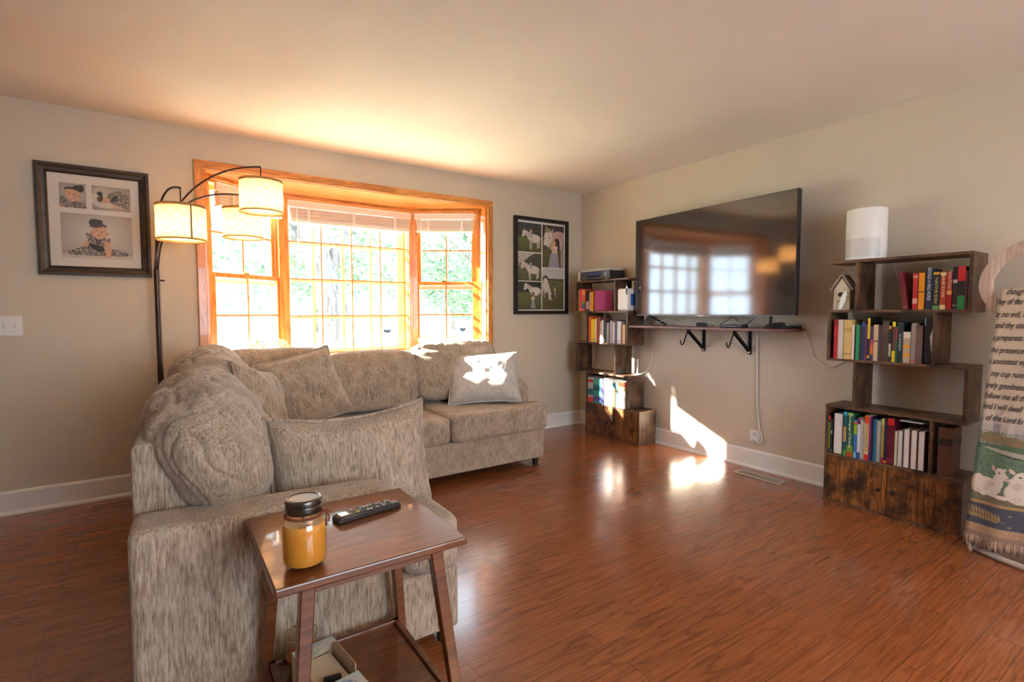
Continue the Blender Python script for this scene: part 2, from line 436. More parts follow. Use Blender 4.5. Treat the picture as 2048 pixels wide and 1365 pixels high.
def win_hung(name, k):
    Mx, L = wframe(*WL[k]); e = empty(name, (0, 0, 0), kind='structure')
    a, b = .03, L-.03; zm = 1.47
    m = MB(); m.box((0, -.005, oz0), (a, .10, 2.13), Mx); m.box((b, -.005, oz0), (L, .10, 2.13), Mx); m.build('jamb', PINEZ, e)
    m = MB(); m.box((a, .05, zm), (a+.012, .10, 2.13), Mx); m.box((b-.012, .05, zm), (b, .10, 2.13), Mx); m.build('jamb_liner', WPLAST, e)
    m = MB(); sash(m, Mx, a, b, oz0, zm+.018, 0, .035, .035, .05, .034); m.build('lower_sash', PINEZ, e, bevel=.003)
    m = MB(); sash(m, Mx, a+.012, b-.012, zm-.016, 2.125, .042, .075, .035, .034, .04); m.build('upper_sash', PINEZ, e, bevel=.003)
    m = MB(); grid_bars(m, Mx, a+.035, b-.035, oz0+.05, zm-.016, 2, 2, .008, .026, .014); m.build('lower_muntin', PINEZ, e)
    m = MB(); grid_bars(m, Mx, a+.047, b-.047, zm+.018, 2.085, 2, 2, .05, .068, .014); m.build('upper_muntin', PINEZ, e)
    MB().box((a+.03, .016, oz0+.04), (b-.03, .019, zm), Mx).build('lower_pane', GLASS, e)
    MB().box((a+.04, .058, zm), (b-.04, .061, 2.1), Mx).build('upper_pane', GLASS, e)
    m = MB(); c = L*.48; m.box((c-.025, .0, zm+.018), (c+.025, .02, zm+.028), Mx)
    m.tube([Mx @ Vector((c-.03, .01, zm+.03)), Mx @ Vector((c, .01, zm+.038)), Mx @ Vector((c+.035, .004, zm+.034))], .005, 6)
    m.build('sash_lock', BRASS, e, smooth=True)
    m = MB(); sash(m, Mx, 0, L, oz0, 2.14, .11, .13, .03, .03, .03); m.box((0, .11, zm-.05), (L, .13, zm-.02), Mx); m.build('outer_frame', WHITE if k == 0 else flat((.5, .5, .48)), e)
win_hung('window_1', 0); win_fixed('window_2'); win_hung('window_3', 2)

# blinds, drawn up
def blind(k, zb, label, yoff=-.045):
    Mx, L = wframe(*WL[k]); inv = 0
    e = empty('window_blind', Mx @ Vector((L/2, yoff, 2.12)), 0, label, 'blind', 'raised white blinds in the bay window')
    a, b = (.05, L-.05)
    T = Matrix.Translation(-e.location)
    MM = T @ Mx
    m = MB(); m.box((a-.012, yoff-.03, 2.068), (b+.012, yoff+.0, 2.124), MM); m.box((a-.012, yoff-.034, 2.112), (b+.012, yoff, 2.124), MM); m.build('valance', CREAM, e, bevel=.005)
    m = MB(); z = 2.062; i = 0
    while z > zb+.022:
        tl = .004*sin(i*1.7)
        m.box((a+.001*i, yoff-.024-tl, z-.0048), (b-.001*i, yoff+.024-tl, z), MM); z -= .0068; i += 1
    m.build('slat', CREAM, e)
    MB().box((a+.004, yoff-.025, zb), (b-.004, yoff+.025, zb+.018), MM).build('bottom_rail', CREAM, e, bevel=.004)
    for q in ((.14, .5, .86) if k == 1 else (.22, .8)):
        c = a+(b-a)*q; m = MB(); m.box((c-.01, yoff-.0275, zb+.025), (c+.01, yoff-.0262, 2.07), MM)
        m.box((c-.016, yoff-.034, zb+.004), (c+.016, yoff-.026, zb+.03), MM); m.build('lift_cord', WPLAST, e)
    c = a+.05
    m = MB(); m.tube([MM @ Vector((c, yoff-.045, 2.08)), MM @ Vector((c+.004, yoff-.05, zb-.33))], .004, 6); m.build('tilt_wand', WPLAST, e)
    return e
blind(0, 1.955, 'short white blind drawn up over the left side window, behind the lamp shades')
blind(1, 1.945, 'wide white blind drawn up over the middle window')
blind(2, 1.95, 'short white blind drawn up over the right side window')

# ================================================================== OUTSIDE
GZ = -.55
def M_ground(name, c0, c1, sc):
    m = mat(name, c0, .95, spec=.1); t = NT(m); t.base(t.ramp(t.noise(t.coords(), sc, 4), [(.35, c0), (.65, c1)])); return m
LAWN = M_ground('sunlit_lawn', (.46, .50, .34), (.56, .58, .44), .8)
ROADM = M_ground('pale_asphalt', (.26, .26, .27), (.32, .32, .32), 1.5)
tag(MB().box((-60, .7, GZ-.2), (110, 140, GZ)).build('lawn', LAWN), kind='structure')
tag(MB().box((-60, 30, GZ-.02), (110, 38, GZ+.01)).build('road', ROADM), kind='structure')
tag(MB().box((-60, 26.2, GZ-.02), (110, 27.6, GZ+.012)).build('sidewalk', flat((.62, .61, .58), .9)), kind='structure')
BARK = M_wood('grey_brown_bark', (.045, .04, .04), (.085, .08, .075), (.14, .13, .12), .9, 'Z', .35)
def M_leaf(name, c0, c1):
    m = mat(name, c0, .55, spec=.3); t = NT(m)
    c = t.ramp(t.noise(t.coords(), 2.3, 3), [(.3, c0), (.7, c1)]); t.base(c)
    nt = m.node_tree; tl = nt.nodes.new('ShaderNodeBsdfTranslucent'); mx = nt.nodes.new('ShaderNodeMixShader'); mx.inputs[0].default_value = .45
    nt.links.new(c, tl.inputs[0]); nt.links.new(t.b.outputs[0], mx.inputs[1]); nt.links.new(tl.outputs[0], mx.inputs[2]); nt.links.new(mx.outputs[0], nt.nodes['Material Output'].inputs[0])
    return m
LEAF = M_leaf('green_leaf', (.06, .12, .07), (.14, .21, .12))
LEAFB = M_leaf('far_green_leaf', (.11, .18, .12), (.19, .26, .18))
def leaves(clusters, n, size, seed):
    rs = random.Random(seed); m = MB(); tot = sum(c[3]*c[4]*c[5] for c in clusters)
    for c in clusters:
        k = int(n*c[3]*c[4]*c[5]/tot)
        for _ in range(k):
            while True:
                p = Vector((rs.uniform(-1, 1), rs.uniform(-1, 1), rs.uniform(-1, 1)))
                if .25 < p.length < 1: break
            q = Vector((c[0]+p.x*c[3], c[1]+p.y*c[4], c[2]+p.z*c[5])); s = size*rs.uniform(.6, 1.3)
            a = Vector((rs.gauss(0, 1), rs.gauss(0, 1), rs.gauss(0, .6))).normalized(); b = a.cross(Vector((rs.gauss(0, 1), rs.gauss(0, 1), rs.gauss(0, 1)))).normalized()
            m.add([q-a*s, q-b*s*.45, q+a*s, q+b*s*.45], [(0, 1, 2, 3)])
    return m
def tree(name, x, y, trunk, rads, limbs, clusters, n, size, label, seed, lm=LEAF, group=None):
    e = empty(name, (x, y, GZ), 0, label, 'tree', group); T = Vector((x, y, GZ))
    m = MB(); m.tube([Vector(q)-T for q in trunk], rads, 12); m.build('trunk', BARK, e, smooth='all', recalc=False)
    for pts, rr in limbs:
        MB().tube([Vector(q)-T for q in pts], rr, 8).build('limb', BARK, e, smooth='all', recalc=False)
    cl = [(c[0]-T.x, c[1]-T.y, c[2]-T.z, c[3], c[4], c[5]) for c in clusters]
    leaves(cl, n, size, seed).build('foliage', lm, e, recalc=False)
    return e
tree('shade_tree', -.75, 5.6, [(-.72, 5.6, GZ-.1), (-.85, 5.6, .4), (-1.02, 5.65, 1.1), (-1.2, 5.75, 1.8), (-1.45, 5.9, 2.8), (-1.6, 6, 4.5)],
     [.42, .31, .27, .25, .21, .12],
     [([(-1.2, 5.75, 1.8), (-.8, 6, 2.6), (-.1, 6.4, 3.6)], [.15, .13, .08]), ([(-1.4, 5.8, 2.4), (-2.2, 6.2, 3.1), (-3.1, 6.8, 3.8)], [.13, .1, .05])],
     [(-2.6, 7, 2.7, 1.6, 1.1, 1.1), (-1.1, 7.2, 2.9, 1.5, 1.1, 1.5), (.7, 7.0, 3.0, 1.6, 1.2, 1.5), (-.3, 8, 1.9, 1.3, .9, .8), (1.6, 8.4, 2.2, 1.0, 1, .9), (-2.6, 8.6, 1.8, 1.0, 1, .9), (-3.8, 6.5, 4.2, 1.6, 1.3, 1.0), (-1, 6.8, 5, 3, 1.8, 1.2)],
     6500, .085, 'large shade tree with a leaning trunk outside the middle window', 3)
tree('side_tree', 3.4, 5.4, [(3.5, 5.4, GZ-.1), (3.3, 5.4, .8), (2.9, 5.4, 1.35), (2.2, 5.45, 2.0), (1.5, 5.5, 2.65), (.9, 5.6, 3.2)], [.3, .24, .2, .15, .11, .06],
     [([(3.1, 5.4, 1.1), (3.4, 5.6, 2.2), (3.6, 5.8, 3.5)], [.16, .14, .08])],
     [(2.6, 7.2, 2.3, 1.5, 1.1, 1.3), (4.4, 7, 2.5, 1.5, 1.2, 1.2), (3.4, 8.2, 1.6, 1.6, .9, .7), (1.9, 6.3, 3.6, 1.4, 1.2, .7)], 3800, .085,
     'tree with a slanting limb outside the right side window', 5)
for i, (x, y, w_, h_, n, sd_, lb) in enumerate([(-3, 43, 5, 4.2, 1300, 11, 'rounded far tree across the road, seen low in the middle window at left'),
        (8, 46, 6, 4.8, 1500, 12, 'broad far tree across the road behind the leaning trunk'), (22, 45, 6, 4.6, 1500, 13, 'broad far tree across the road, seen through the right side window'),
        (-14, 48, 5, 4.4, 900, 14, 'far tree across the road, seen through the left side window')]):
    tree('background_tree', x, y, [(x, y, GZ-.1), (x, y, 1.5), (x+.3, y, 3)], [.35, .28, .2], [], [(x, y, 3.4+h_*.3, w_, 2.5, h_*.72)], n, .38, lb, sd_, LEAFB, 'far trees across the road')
def car(x, y, col, label, flip=1):
    e = empty('car', (x, y, GZ+.01), 0, label, 'car', 'cars parked across the road')
    prof = [(-2.2, .35), (-2.25, .75), (-2.05, .95), (-1.2, 1.0), (-.55, 1.45), (.75, 1.48), (1.55, 1.02), (2.1, .95), (2.22, .6), (2.2, .35)]
    prof = [(a*flip, b) for a, b in prof]
    vs = [(a, -.85, b) for a, b in prof]+[(a, .85, b) for a, b in prof]; k = len(prof)
    MB().add(vs, [tuple(range(k)), tuple(range(k, 2*k))]+[(i, (i+1) % k, k+(i+1) % k, k+i) for i in range(k)]).build('body', flat(col, .25), e, bevel=.06)
    g = [(-1.05*flip, 1.03), (-.5*flip, 1.38), (.7*flip, 1.40), (1.35*flip, 1.04)]
    vs = [(a, -.86, b) for a, b in g]+[(a, .86, b) for a, b in g]
    MB().add(vs, [(0, 1, 2, 3), (4, 5, 6, 7), (0, 1, 5, 4), (1, 2, 6, 5), (2, 3, 7, 6), (3, 0, 4, 7)]).build('side_window', flat((.2, .23, .27), .2), e)
    for wx in (-1.4, 1.35):
        for s in (-.82, .82):
            MB().lathe([(.32, -.1), (.34, -.06), (.34, .06), (.32, .1)], (0, 0, 0), 18).build('wheel', flat((.14, .15, .17), .6), e).matrix_local = Matrix.Translation((wx*flip, s, .34)) @ Matrix.Rotation(R(90), 4, 'X')
    return e
car(10.5, 36.6, (.42, .45, .50), 'pale car parked across the road, left of the leaning trunk')
car(20.5, 36.8, (.30, .34, .40), 'silver car parked across the road, right of the leaning trunk', -1)
car(29.2, 36.5, (.35, .42, .5), 'blue grey car parked across the road beyond the right side window')
def house(x0, x1, y, h, col, label):
    e = empty('house', ((x0+x1)/2, y, GZ), 0, label, 'house')
    hw = (x1-x0)/2
    m = MB(); m.box((-hw, 0, 0), (hw, 6, h)); m.build('wall', M_wood('lap_siding', tuple(c*.92 for c in col), col, col, .7, 'X', 1), e)
    m = MB(); m.add([(-hw-.4, -.5, h), (hw+.4, -.5, h), (hw+.4, 6.5, h), (-hw-.4, 6.5, h), (-hw-.4, 3, h+2), (hw+.4, 3, h+2)], [(0, 1, 5, 4), (2, 3, 4, 5), (1, 2, 5), (3, 0, 4), (0, 3, 2, 1)]); m.build('roof', flat((.25, .24, .24), .9), e)
    for c in (-hw*.5, hw*.4):
        f = MB().box((c-.6, -.05, 1.1), (c+.6, .02, 2.3)).build('window_frame', WHITE, e); MB().box((c-.5, -.07, 1.2), (c+.5, -.04, 2.2)).build('pane', flat((.15, .18, .2), .1), f)
house(-6.5, -1.9, 11.0, 3.0, (.72, .74, .74), 'white sided neighbouring house seen through the left side window')
house(-2, 11, 54, 3.2, (.6, .6, .6), 'grey house far across the road behind the parked cars')

# ================================================================== SOFA
def softbox(name, c, half, m, parent, p=5.0, crown=(0, 0, 0), wr=.006, wf=6, seed=0, rot=(0, 0, 0), n=22, sag=0, creases=(), tw=0):
    """a stuffed cushion: rounded block with crowned faces, puckers and creases"""
    vs = []; fs = []; idx = {}
    def vid(a):
        k = tuple(round(q, 5) for q in a)
        if k not in idx: idx[k] = len(vs); vs.append(Vector(a))
        return idx[k]
    t = [math.tan((2*i/n-1)*pi/4) for i in range(n+1)]
    for ax in range(3):
        for sg in (-1, 1):
            for i in range(n):
                for j in range(n):
                    q = []
                    for a, b in ((i, j), (i+1, j), (i+1, j+1), (i, j+1)):
                        v = [0, 0, 0]; v[ax] = sg; v[(ax+1) % 3] = t[a]; v[(ax+2) % 3] = t[b]; q.append(vid(v))
                    fs.append(tuple(q if sg > 0 else q[::-1]))
    Rm = Euler(rot).to_matrix(); out = []; cc = Vector(c)
    for v in vs:
        l = sum(abs(q)**p for q in v)**(1/p); q = v/l
        x, y, z = q
        P = Vector((x*half[0]*(1+crown[0]*(1-y*y)*(1-z*z)), y*half[1]*(1+crown[1]*(1-x*x)*(1-z*z)), z*half[2]*(1+crown[2]*(1-x*x)*(1-y*y))))
        if sag and z > 0: P.z -= sag*z*(1-x*x)
        d = mn.noise(Vector((P.x*wf+seed*7.3, P.y*wf, P.z*wf*.6)))*wr
        d += mn.noise(Vector((P.x*wf*3.1+seed, P.y*wf*3.1, P.z*wf*2)))*wr*.35
        r_ = 1-abs(mn.noise(Vector((P.x*9+seed, P.y*9-seed, P.z*4))))*2
        d -= max(0, r_-.82)*wr*3.2
        if tw:
            q1 = 1-abs(mn.noise(Vector((P.x*5+seed, P.y*17, P.z*4))))*2; q2_ = 1-abs(mn.noise(Vector((P.x*11+seed*2, P.y*34, P.z*9))))*2
            d -= (max(0, q1-.6)*tw+max(0, q2_-.6)*tw*.35)*max(0, min(1, z*.8+.75))*max(0, 1-y*y)**.5
        nrm = Vector((x/half[0], y/half[1], z/half[2])).normalized()
        for (ca, cb, w_, dp) in creases:      # groove lines in local cushion space
            ca = Vector(ca); cb = Vector(cb); ab = cb-ca; tt = max(0, min(1, (P-ca).dot(ab)/ab.length_squared)); dist = (P-(ca+ab*tt)).length
            d -= dp*math.exp(-(dist/w_)**2)
        out.append(Rm @ (P+nrm*d)+cc)
    me = bpy.data.meshes.new(name); me.from_pydata(out, [], fs); me.materials.append(m)
    me.polygons.foreach_set('use_smooth', [True]*len(me.polygons))
    o = bpy.data.objects.new(name, me); COL.objects.link(o)
    if parent: setp(o, parent)
    return o
def pillow(name, c, w_, h_, t_, rot, label, cat, m=SOFA, seed=0, pinch=.07, sag=.0, wr=.008, group=None, n=30, skew=0):
    e = tag(empty(name, c, 0, label, cat, group)); e.rotation_euler = rot
    def P(u, v, sd_):
        x = w_/2*u*(1-pinch*(1-v*v)); z = h_/2*v*(1-pinch*(1-u*u))
        z -= sag*(1-u*u)*(v+1)/2; x += skew*z
        ed = max(0, (1-u**4))**.55*max(0, (1-v**4))**.55
        wn = mn.noise(Vector((x*11+seed*3, z*11, sd_*2)))*wr*1.6+mn.noise(Vector((x*30+seed, z*30, sd_)))*wr*.5
        rad = mn.noise(Vector((atan2(z, x)*4.5, seed, sd_)))*wr*2.2*(abs(u)**3+abs(v)**3)*.5
        return (x, sd_*(t_/2*ed+(wn+rad)*min(1, ed*2)), z)
    vs = []; fs = []; N = n+1
    for sd_ in (-1, 1):
        k = len(vs)
        for j in range(N):
            for i in range(N): vs.append(P(2*i/n-1, 2*j/n-1, sd_))
        for j in range(n):
            for i in range(n):
                a = k+j*N+i; q = (a, a+1, a+N+1, a+N); fs.append(q if sd_ < 0 else q[::-1])
    me = bpy.data.meshes.new('pillow_body'); me.from_pydata(vs, [], fs)
    bm = bmesh.new(); bm.from_mesh(me); bmesh.ops.remove_doubles(bm, verts=bm.verts, dist=1e-5); bm.to_mesh(me); bm.free()
    me.materials.append(m); me.polygons.foreach_set('use_smooth', [True]*len(me.polygons))
    o = bpy.data.objects.new('pillow_body', me); COL.objects.link(o); o.parent = e
    rim = [P(2*i/n-1, -1, 1) for i in range(n)]+[P(1, 2*i/n-1, 1) for i in range(n)]+[P(1-2*i/n, 1, 1) for i in range(n)]+[P(-1, 1-2*i/n, 1) for i in range(n)]
    rim = [(a, 0, b) for a, _, b in rim]
    MB().tube(rim, .0078, 8, closed=True).build('piping', m, e, smooth='all', recalc=False)
    return e

sofa = wthing('sectional_sofa', (-2.6, -1.2, 0), 'grey-beige chenille L-shaped sectional sofa standing in front of the bay window', 'sofa')
fp = [(-3.796, -2.549), (-2.86, -2.549), (-2.86, -1.0), (-1.27, -1.0), (-1.27, -.13), (-3.66, -.13)]
MB().prism(fp, .06, .285).build('base_frame', SOFA, sofa, smooth=True, bevel=.014, seg=3)
# backs: sloped inner face
def prof_extrude(prof, A, B, inward_a, inward_b):
    """prof (t, z): t = distance inward from the outer line A-B"""
    vs = []
    for P_, n_ in ((A, inward_a), (B, inward_b)):
        for t, z in prof: vs.append((P_[0]+n_[0]*t, P_[1]+n_[1]*t, z))
    k = len(prof)
    return MB().add(vs, [tuple(range(k)), tuple(range(k, 2*k))]+[(i, (i+1) % k, k+(i+1) % k, k+i) for i in range(k)])
bp = [(0, .10), (0, .805), (.012, .82), (.05, .82), (.075, .80), (.19, .56), (.21, .30), (.21, .10)]
bp2 = [(0, .10), (0, .845), (.012, .86), (.06, .86), (.085, .84), (.19, .56), (.21, .30), (.21, .10)]
o = prof_extrude(bp, (-3.80, -2.37), (-3.67, -.13), (1, 0), (1, 0)); 
for i in range(8, 16): o.v[i] = (o.v[i][0], o.v[i][1], o.v[i][2]+(.04 if .7 < o.v[i][2] else 0))
o.build('side_back', SOFA, sofa, smooth=True, bevel=.012, seg=3)
prof_extrude(bp2, (-3.66, -.13), (-1.275, -.13), (0, -1), (0, -1)).build('window_side_back', SOFA, sofa, smooth=True, bevel=.012, seg=3)
# near arm (rounded nose in plan), right arm (rounded nose in side view)
ap = [(-3.806, -2.556), (-3.16, -2.556)]+[(-3.16+.085*sin(a), -2.471-.085*cos(a)) for a in [R(q) for q in range(15, 180, 15)]]+[(-3.16, -2.386), (-3.80, -2.386)]
m_ = MB().prism(ap, .062, .615)
m_.v = [(x, y, z+(.02*(-3.1-x)/.7 if z > .5 else 0)) for x, y, z in m_.v]
m_.build('armrest', SOFA, sofa, smooth=True, bevel=.03, seg=5)
rp = [(-.14, .07), (-.14, .655), (-.69, .655)]+[(-.69-.12*sin(a), .535+.12*cos(a)) for a in [R(q) for q in range(12, 91, 13)]]+[(-.81, .07)]
vs = [(-1.27, a, b) for a, b in rp]+[(-1.475, a, b) for a, b in rp]; k = len(rp)
MB().add(vs, [tuple(range(k)), tuple(range(k, 2*k))]+[(i, (i+1) % k, k+(i+1) % k, k+i) for i in range(k)]).build('armrest', SOFA, sofa, smooth=True, bevel=.03, seg=5)
# seat cushions
def seat(fp_, z0, z1, crown=.02, bev=.035):
    m = MB().prism(fp_, z0, z1); o = m.build('seat_cushion', SOFA, sofa, smooth=True, bevel=bev, seg=5); return o
def rc(x, y, r, a0, a1, k=5): return [(x+r*cos(R(a0+(a1-a0)*i/k)), y+r*sin(R(a0+(a1-a0)*i/k))) for i in range(k+1)]
seat([(-3.60, -2.38), (-3.055, -2.38), (-3.055, -2.53)]+rc(-2.93, -2.49, .085, -100, 0)+rc(-2.93, -1.12, .09, 0, 90)+[(-3.60, -1.03)], .283, .465)
seat(rc(-2.83, -.96, .06, 180, 270)+rc(-2.13, -.975, .045, 270, 360)+[(-2.085, -.33), (-2.89, -.33)], .283, .462)
seat(rc(-2.02, -.985, .06, 180, 270)+rc(-1.295, -.975, .055, 270, 360)+[(-1.24, -.83), (-1.49, -.83), (-1.49, -.33), (-2.075, -.33)], .283, .482)
# back cushions
softbox('back_cushion', (-3.585, -1.93, .745), (.155, .53, .215), SOFA, sofa, p=3.0, crown=(.25, .05, .1), wr=.016, wf=7, seed=1, rot=(0, R(-22), R(-2)), n=60, tw=.035,
        creases=[((-.02, -.6, .2), (-.02, .55, .25), .012, .012)])
softbox('back_cushion', (-3.50, -.98, .775), (.165, .47, .225), SOFA, sofa, p=3.0, crown=(.22, .05, .08), wr=.014, wf=7, seed=2, rot=(0, R(-20), R(-3)), n=50, tw=.035,
        creases=[((-.02, -.6, .2), (-.02, .55, .25), .012, .012)])
softbox('back_cushion', (-3.10, -.40, .715), (.36, .115, .235), SOFA, sofa, p=5.5, crown=(.02, .35, .02), wr=.007, seed=3, rot=(R(-9), 0, 0), n=34)
softbox('back_cushion', (-2.445, -.42, .688), (.335, .12, .218), SOFA, sofa, p=5.5, crown=(.02, .35, .02), wr=.009, seed=4, rot=(R(-10), 0, 0), n=40)
softbox('back_cushion', (-1.755, -.42, .725), (.375, .125, .235), SOFA, sofa, p=5, crown=(.02, .35, .02), wr=.011, seed=6, rot=(R(-10), 0, 0), n=40, creases=[((-.36, -.1, .19), (.02, -.16, .13), .02, .02)])
for x, y in ((-2.90, -2.50), (-3.74, -2.50), (-1.32, -.95), (-1.32, -.18), (-2.90, -1.05), (-3.60, -.18)):
    MB().lathe([(.022, 0), (.03, .062)], (x, y, 0), 16).build('foot', BLACKP, sofa, smooth=True)

pillow('throw_pillow', (-3.135, -2.23, .632), .59, .40, .17, (R(-8), R(-1.5), R(-1)), 'large grey-beige pillow with piped edge standing on the seat behind the near armrest', 'pillow', seed=11, sag=.03, wr=.007, pinch=.05)
pillow('throw_pillow', (-3.31, -1.28, .70), .44, .44, .16, (R(-16), R(14), R(58)), 'grey-beige throw pillow leaning against the left back cushions, left of another pillow', 'pillow', seed=12, wr=.009)
pillow('throw_pillow', (-3.02, -.93, .735), .46, .44, .17, (R(-20), R(-12), R(14)), 'grey-beige throw pillow tilted in the corner of the sofa', 'pillow', seed=13, wr=.01)
pillow('throw_pillow', (-1.63, -.68, .675), .56, .42, .17, (R(-30), R(-2), R(-28)), 'sunlit pale throw pillow at the right end of the sofa', 'pillow', seed=14, wr=.011, m=M_fabric('pale_chenille', (.40, .37, .34), (.55, .52, .49), (.65, .62, .58)))

# ================================================================== FLOOR LAMP
def M_linen():
    m = mat('linen_shade', (.80, .60, .36), .9, spec=.1); t = NT(m)
    v = t.n('ShaderNodeTexCoord'); sp_ = t.n('ShaderNodeSeparateXYZ'); t.l(v.outputs['Object'], sp_.inputs[0])
    an = t.math('ARCTAN2', sp_.outputs[1], sp_.outputs[0])
    c1 = t.n('ShaderNodeCombineXYZ'); t.l(t.math('MULTIPLY', an, 48.0), c1.inputs[0]); t.l(t.math('MULTIPLY', sp_.outputs[2], 25.0), c1.inputs[1])
    c2 = t.n('ShaderNodeCombineXYZ'); t.l(t.math('MULTIPLY', an, 3.0), c2.inputs[0]); t.l(t.math('MULTIPLY', sp_.outputs[2], 420.0), c2.inputs[1])
    f = t.math('ADD', t.math('MULTIPLY', t.noise(c1.outputs[0], 1.0, 2), .5), t.math('MULTIPLY', t.noise(c2.outputs[0], 1.0, 2), .5))
    c = t.ramp(f, [(.36, (.20, .12, .05)), (.5, (.44, .31, .16)), (.64, (.60, .46, .27))]); t.base(c)
    nt = m.node_tree; tl = nt.nodes.new('ShaderNodeBsdfTranslucent'); mx = nt.nodes.new('ShaderNodeMixShader'); mx.inputs[0].default_value = .55
    nt.links.new(c, tl.inputs[0]); nt.links.new(t.b.outputs[0], mx.inputs[1]); nt.links.new(tl.outputs[0], mx.inputs[2]); nt.links.new(mx.outputs[0], nt.nodes['Material Output'].inputs[0])
    return m
LINEN = M_linen(); LINTRIM = mat('linen_trim', (.36, .22, .11), .9)
def M_diff():
    m = mat('white_diffuser', (.9, .85, .75), .6); nt = m.node_tree; b = nt.nodes['Principled BSDF']
    tl = nt.nodes.new('ShaderNodeBsdfTranslucent'); tl.inputs[0].default_value = (.95, .88, .75, 1); mx = nt.nodes.new('ShaderNodeMixShader'); mx.inputs[0].default_value = .7
    nt.links.new(b.outputs[0], mx.inputs[1]); nt.links.new(tl.outputs[0], mx.inputs[2]); nt.links.new(mx.outputs[0], nt.nodes['Material Output'].inputs[0]); return m
DIFF = M_diff(); BULB = mat('lit_bulb', (1, .8, .5), .5, emis=(1, .66, .32), es=18)
LP = Vector((-3.735, -.15, 0))
lamp = wthing('arc_floor_lamp', LP, 'dark bronze arc floor lamp with three linen drum shades standing behind the sofa', 'floor lamp')
MB().lathe([(.15, 0), (.15, .012), (.14, .022), (.02, .028)], LP, 40).build('base', BRONZE, lamp, smooth=True)
MB().tube([LP+Vector((0, 0, .02)), LP+Vector((0, 0, 1.47))], .0165, 16).build('pole', BRONZE, lamp, smooth=True)
MB().tube([LP+Vector((.012, 0, 1.40)), LP+Vector((.04, 0, 1.40))], .006, 10).build('switch_knob', BRONZE, lamp, smooth=True)
def bez(p0, p1, p2, p3, n=28):
    return [p0*(1-t)**3+p1*3*t*(1-t)**2+p2*3*t*t*(1-t)+p3*t**3 for t in [i/n for i in range(n+1)]]
for k, (cx, cy_, cz, apex, off) in enumerate([(-3.606, -.62, 1.705, .10, (.0, .01)), (-3.172, -.537, 1.924, .085, (.008, -.006)), (-3.236, -.187, 1.799, .09, (-.008, -.006))]):
    C = Vector((cx, cy_, cz)); P0 = LP+Vector((off[0], off[1], 1.46)); end = C+Vector((0, 0, .10+apex))
    hd = Vector((C.x-P0.x, C.y-P0.y, 0))
    pts = bez(P0, P0+Vector((0, 0, .34))+hd*.03, end-hd*(.62 if k else .75)+Vector((0, 0, .02 if k else .10)), end)
    MB().tube(pts, .0062, 10).build('arm', BRONZE, lamp, smooth='all', recalc=False)
    MB().tube([end, C+Vector((0, 0, .03))], .0035, 8).build('drop_rod', BRONZE, lamp)
    sh = empty('lamp_shade', C-LP); sh.parent = lamp
    me_o = MB().lathe([(.125, -.098), (.125, .098)], (0, 0, 0), 64, caps=False).build('linen_drum', LINEN, sh, smooth='all')
    m = MB(); m.tube([(.1255*cos(a), .1255*sin(a), .098) for a in [2*pi*i/64 for i in range(64)]], .0032, 6, closed=True)
    m.tube([(.1255*cos(a), .1255*sin(a), -.098) for a in [2*pi*i/64 for i in range(64)]], .0032, 6, closed=True)
    if k == 0:
        a0 = -1.22; m.add([(.1262*cos(a0+d), .1262*sin(a0+d), z) for z in (-.098, .098) for d in (-.04, .04)], [(0, 1, 3, 2)])
    m.build('trim', LINTRIM, sh)
    MB().lathe([(.118, -.088), (.118, -.085)], (0, 0, 0), 48).build('diffuser', DIFF, sh); MB().lathe([(.122, .082), (.122, .084)], (0, 0, 0), 48).build('added_top_disc', LINEN, sh)  # top disc added over the open shade to cut light on the ceiling
    MB().lathe([(.004, -.05), (.022, -.04), (.03, -.015), (.02, .012), (.012, .03)], (0, 0, 0), 20).build('bulb', BULB, sh, smooth=True)
    ld = bpy.data.lights.new('bulb_light', 'POINT'); ld.energy = 25; ld.color = (1, .64, .31); ld.shadow_soft_size = .045
    lo = bpy.data.objects.new('bulb_light', ld); COL.objects.link(lo); lo.parent = sh; lo.location = (0, 0, -.02)

# ================================================================== SIDE TABLE
tb = wthing('side_table', (-3.31, -2.795, 0), 'small cherry-brown side table with splayed legs beside the near armrest', 'side table')
m_ = MB(); m_.box((-3.54, -3.022, .600), (-3.088, -2.572, .62)); m_.build('tabletop', CHERRY, tb, bevel=.004)
m_ = MB()
m_.box((-3.47, -2.985, .572), (-3.155, -2.965, .600)); m_.box((-3.47, -2.625, .572), (-3.155, -2.605, .600)); m_.box((-3.475, -2.98, .572), (-3.455, -2.61, .600)); m_.box((-3.165, -2.98, .572), (-3.145, -2.61, .600))
m_.build('apron', CHERRY, tb)
def leg(mb, a, b, wa, wb, z0, z1):
    vs = [(b[0]+sx*wb, b[1]+sy*wb, z0) for sx, sy in ((-1, -1), (1, -1), (1, 1), (-1, 1))]+[(a[0]+sx*wa, a[1]+sy*wa, z1) for sx, sy in ((-1, -1), (1, -1), (1, 1), (-1, 1))]
    mb.add(vs, [(0, 3, 2, 1), (4, 5, 6, 7), (0, 1, 5, 4), (1, 2, 6, 5), (2, 3, 7, 6), (3, 0, 4, 7)])
for a, b in (((-3.465, -2.973), (-3.515, -3.005)), ((-3.158, -2.973), (-3.085, -3.005)), ((-3.135, -2.62), (-3.085, -2.585)), ((-3.468, -2.62), (-3.515, -2.585))):
    m_ = MB(); leg(m_, a, b, .016, .012, 0, .6); m_.build('leg', CHERRY, tb, bevel=.003)
m_ = MB(); m_.box((-3.495, -2.985, .185), (-3.115, -2.605, .20)); m_.box((-3.495, -2.985, .175), (-3.478, -2.605, .21)); m_.box((-3.132, -2.985, .175), (-3.115, -2.605, .21)); m_.box((-3.495, -2.622, .175), (-3.115, -2.605, .21)); m_.box((-3.495, -2.985, .175), (-3.115, -2.968, .21))
m_.build('lower_shelf', CHERRY, tb, bevel=.002)

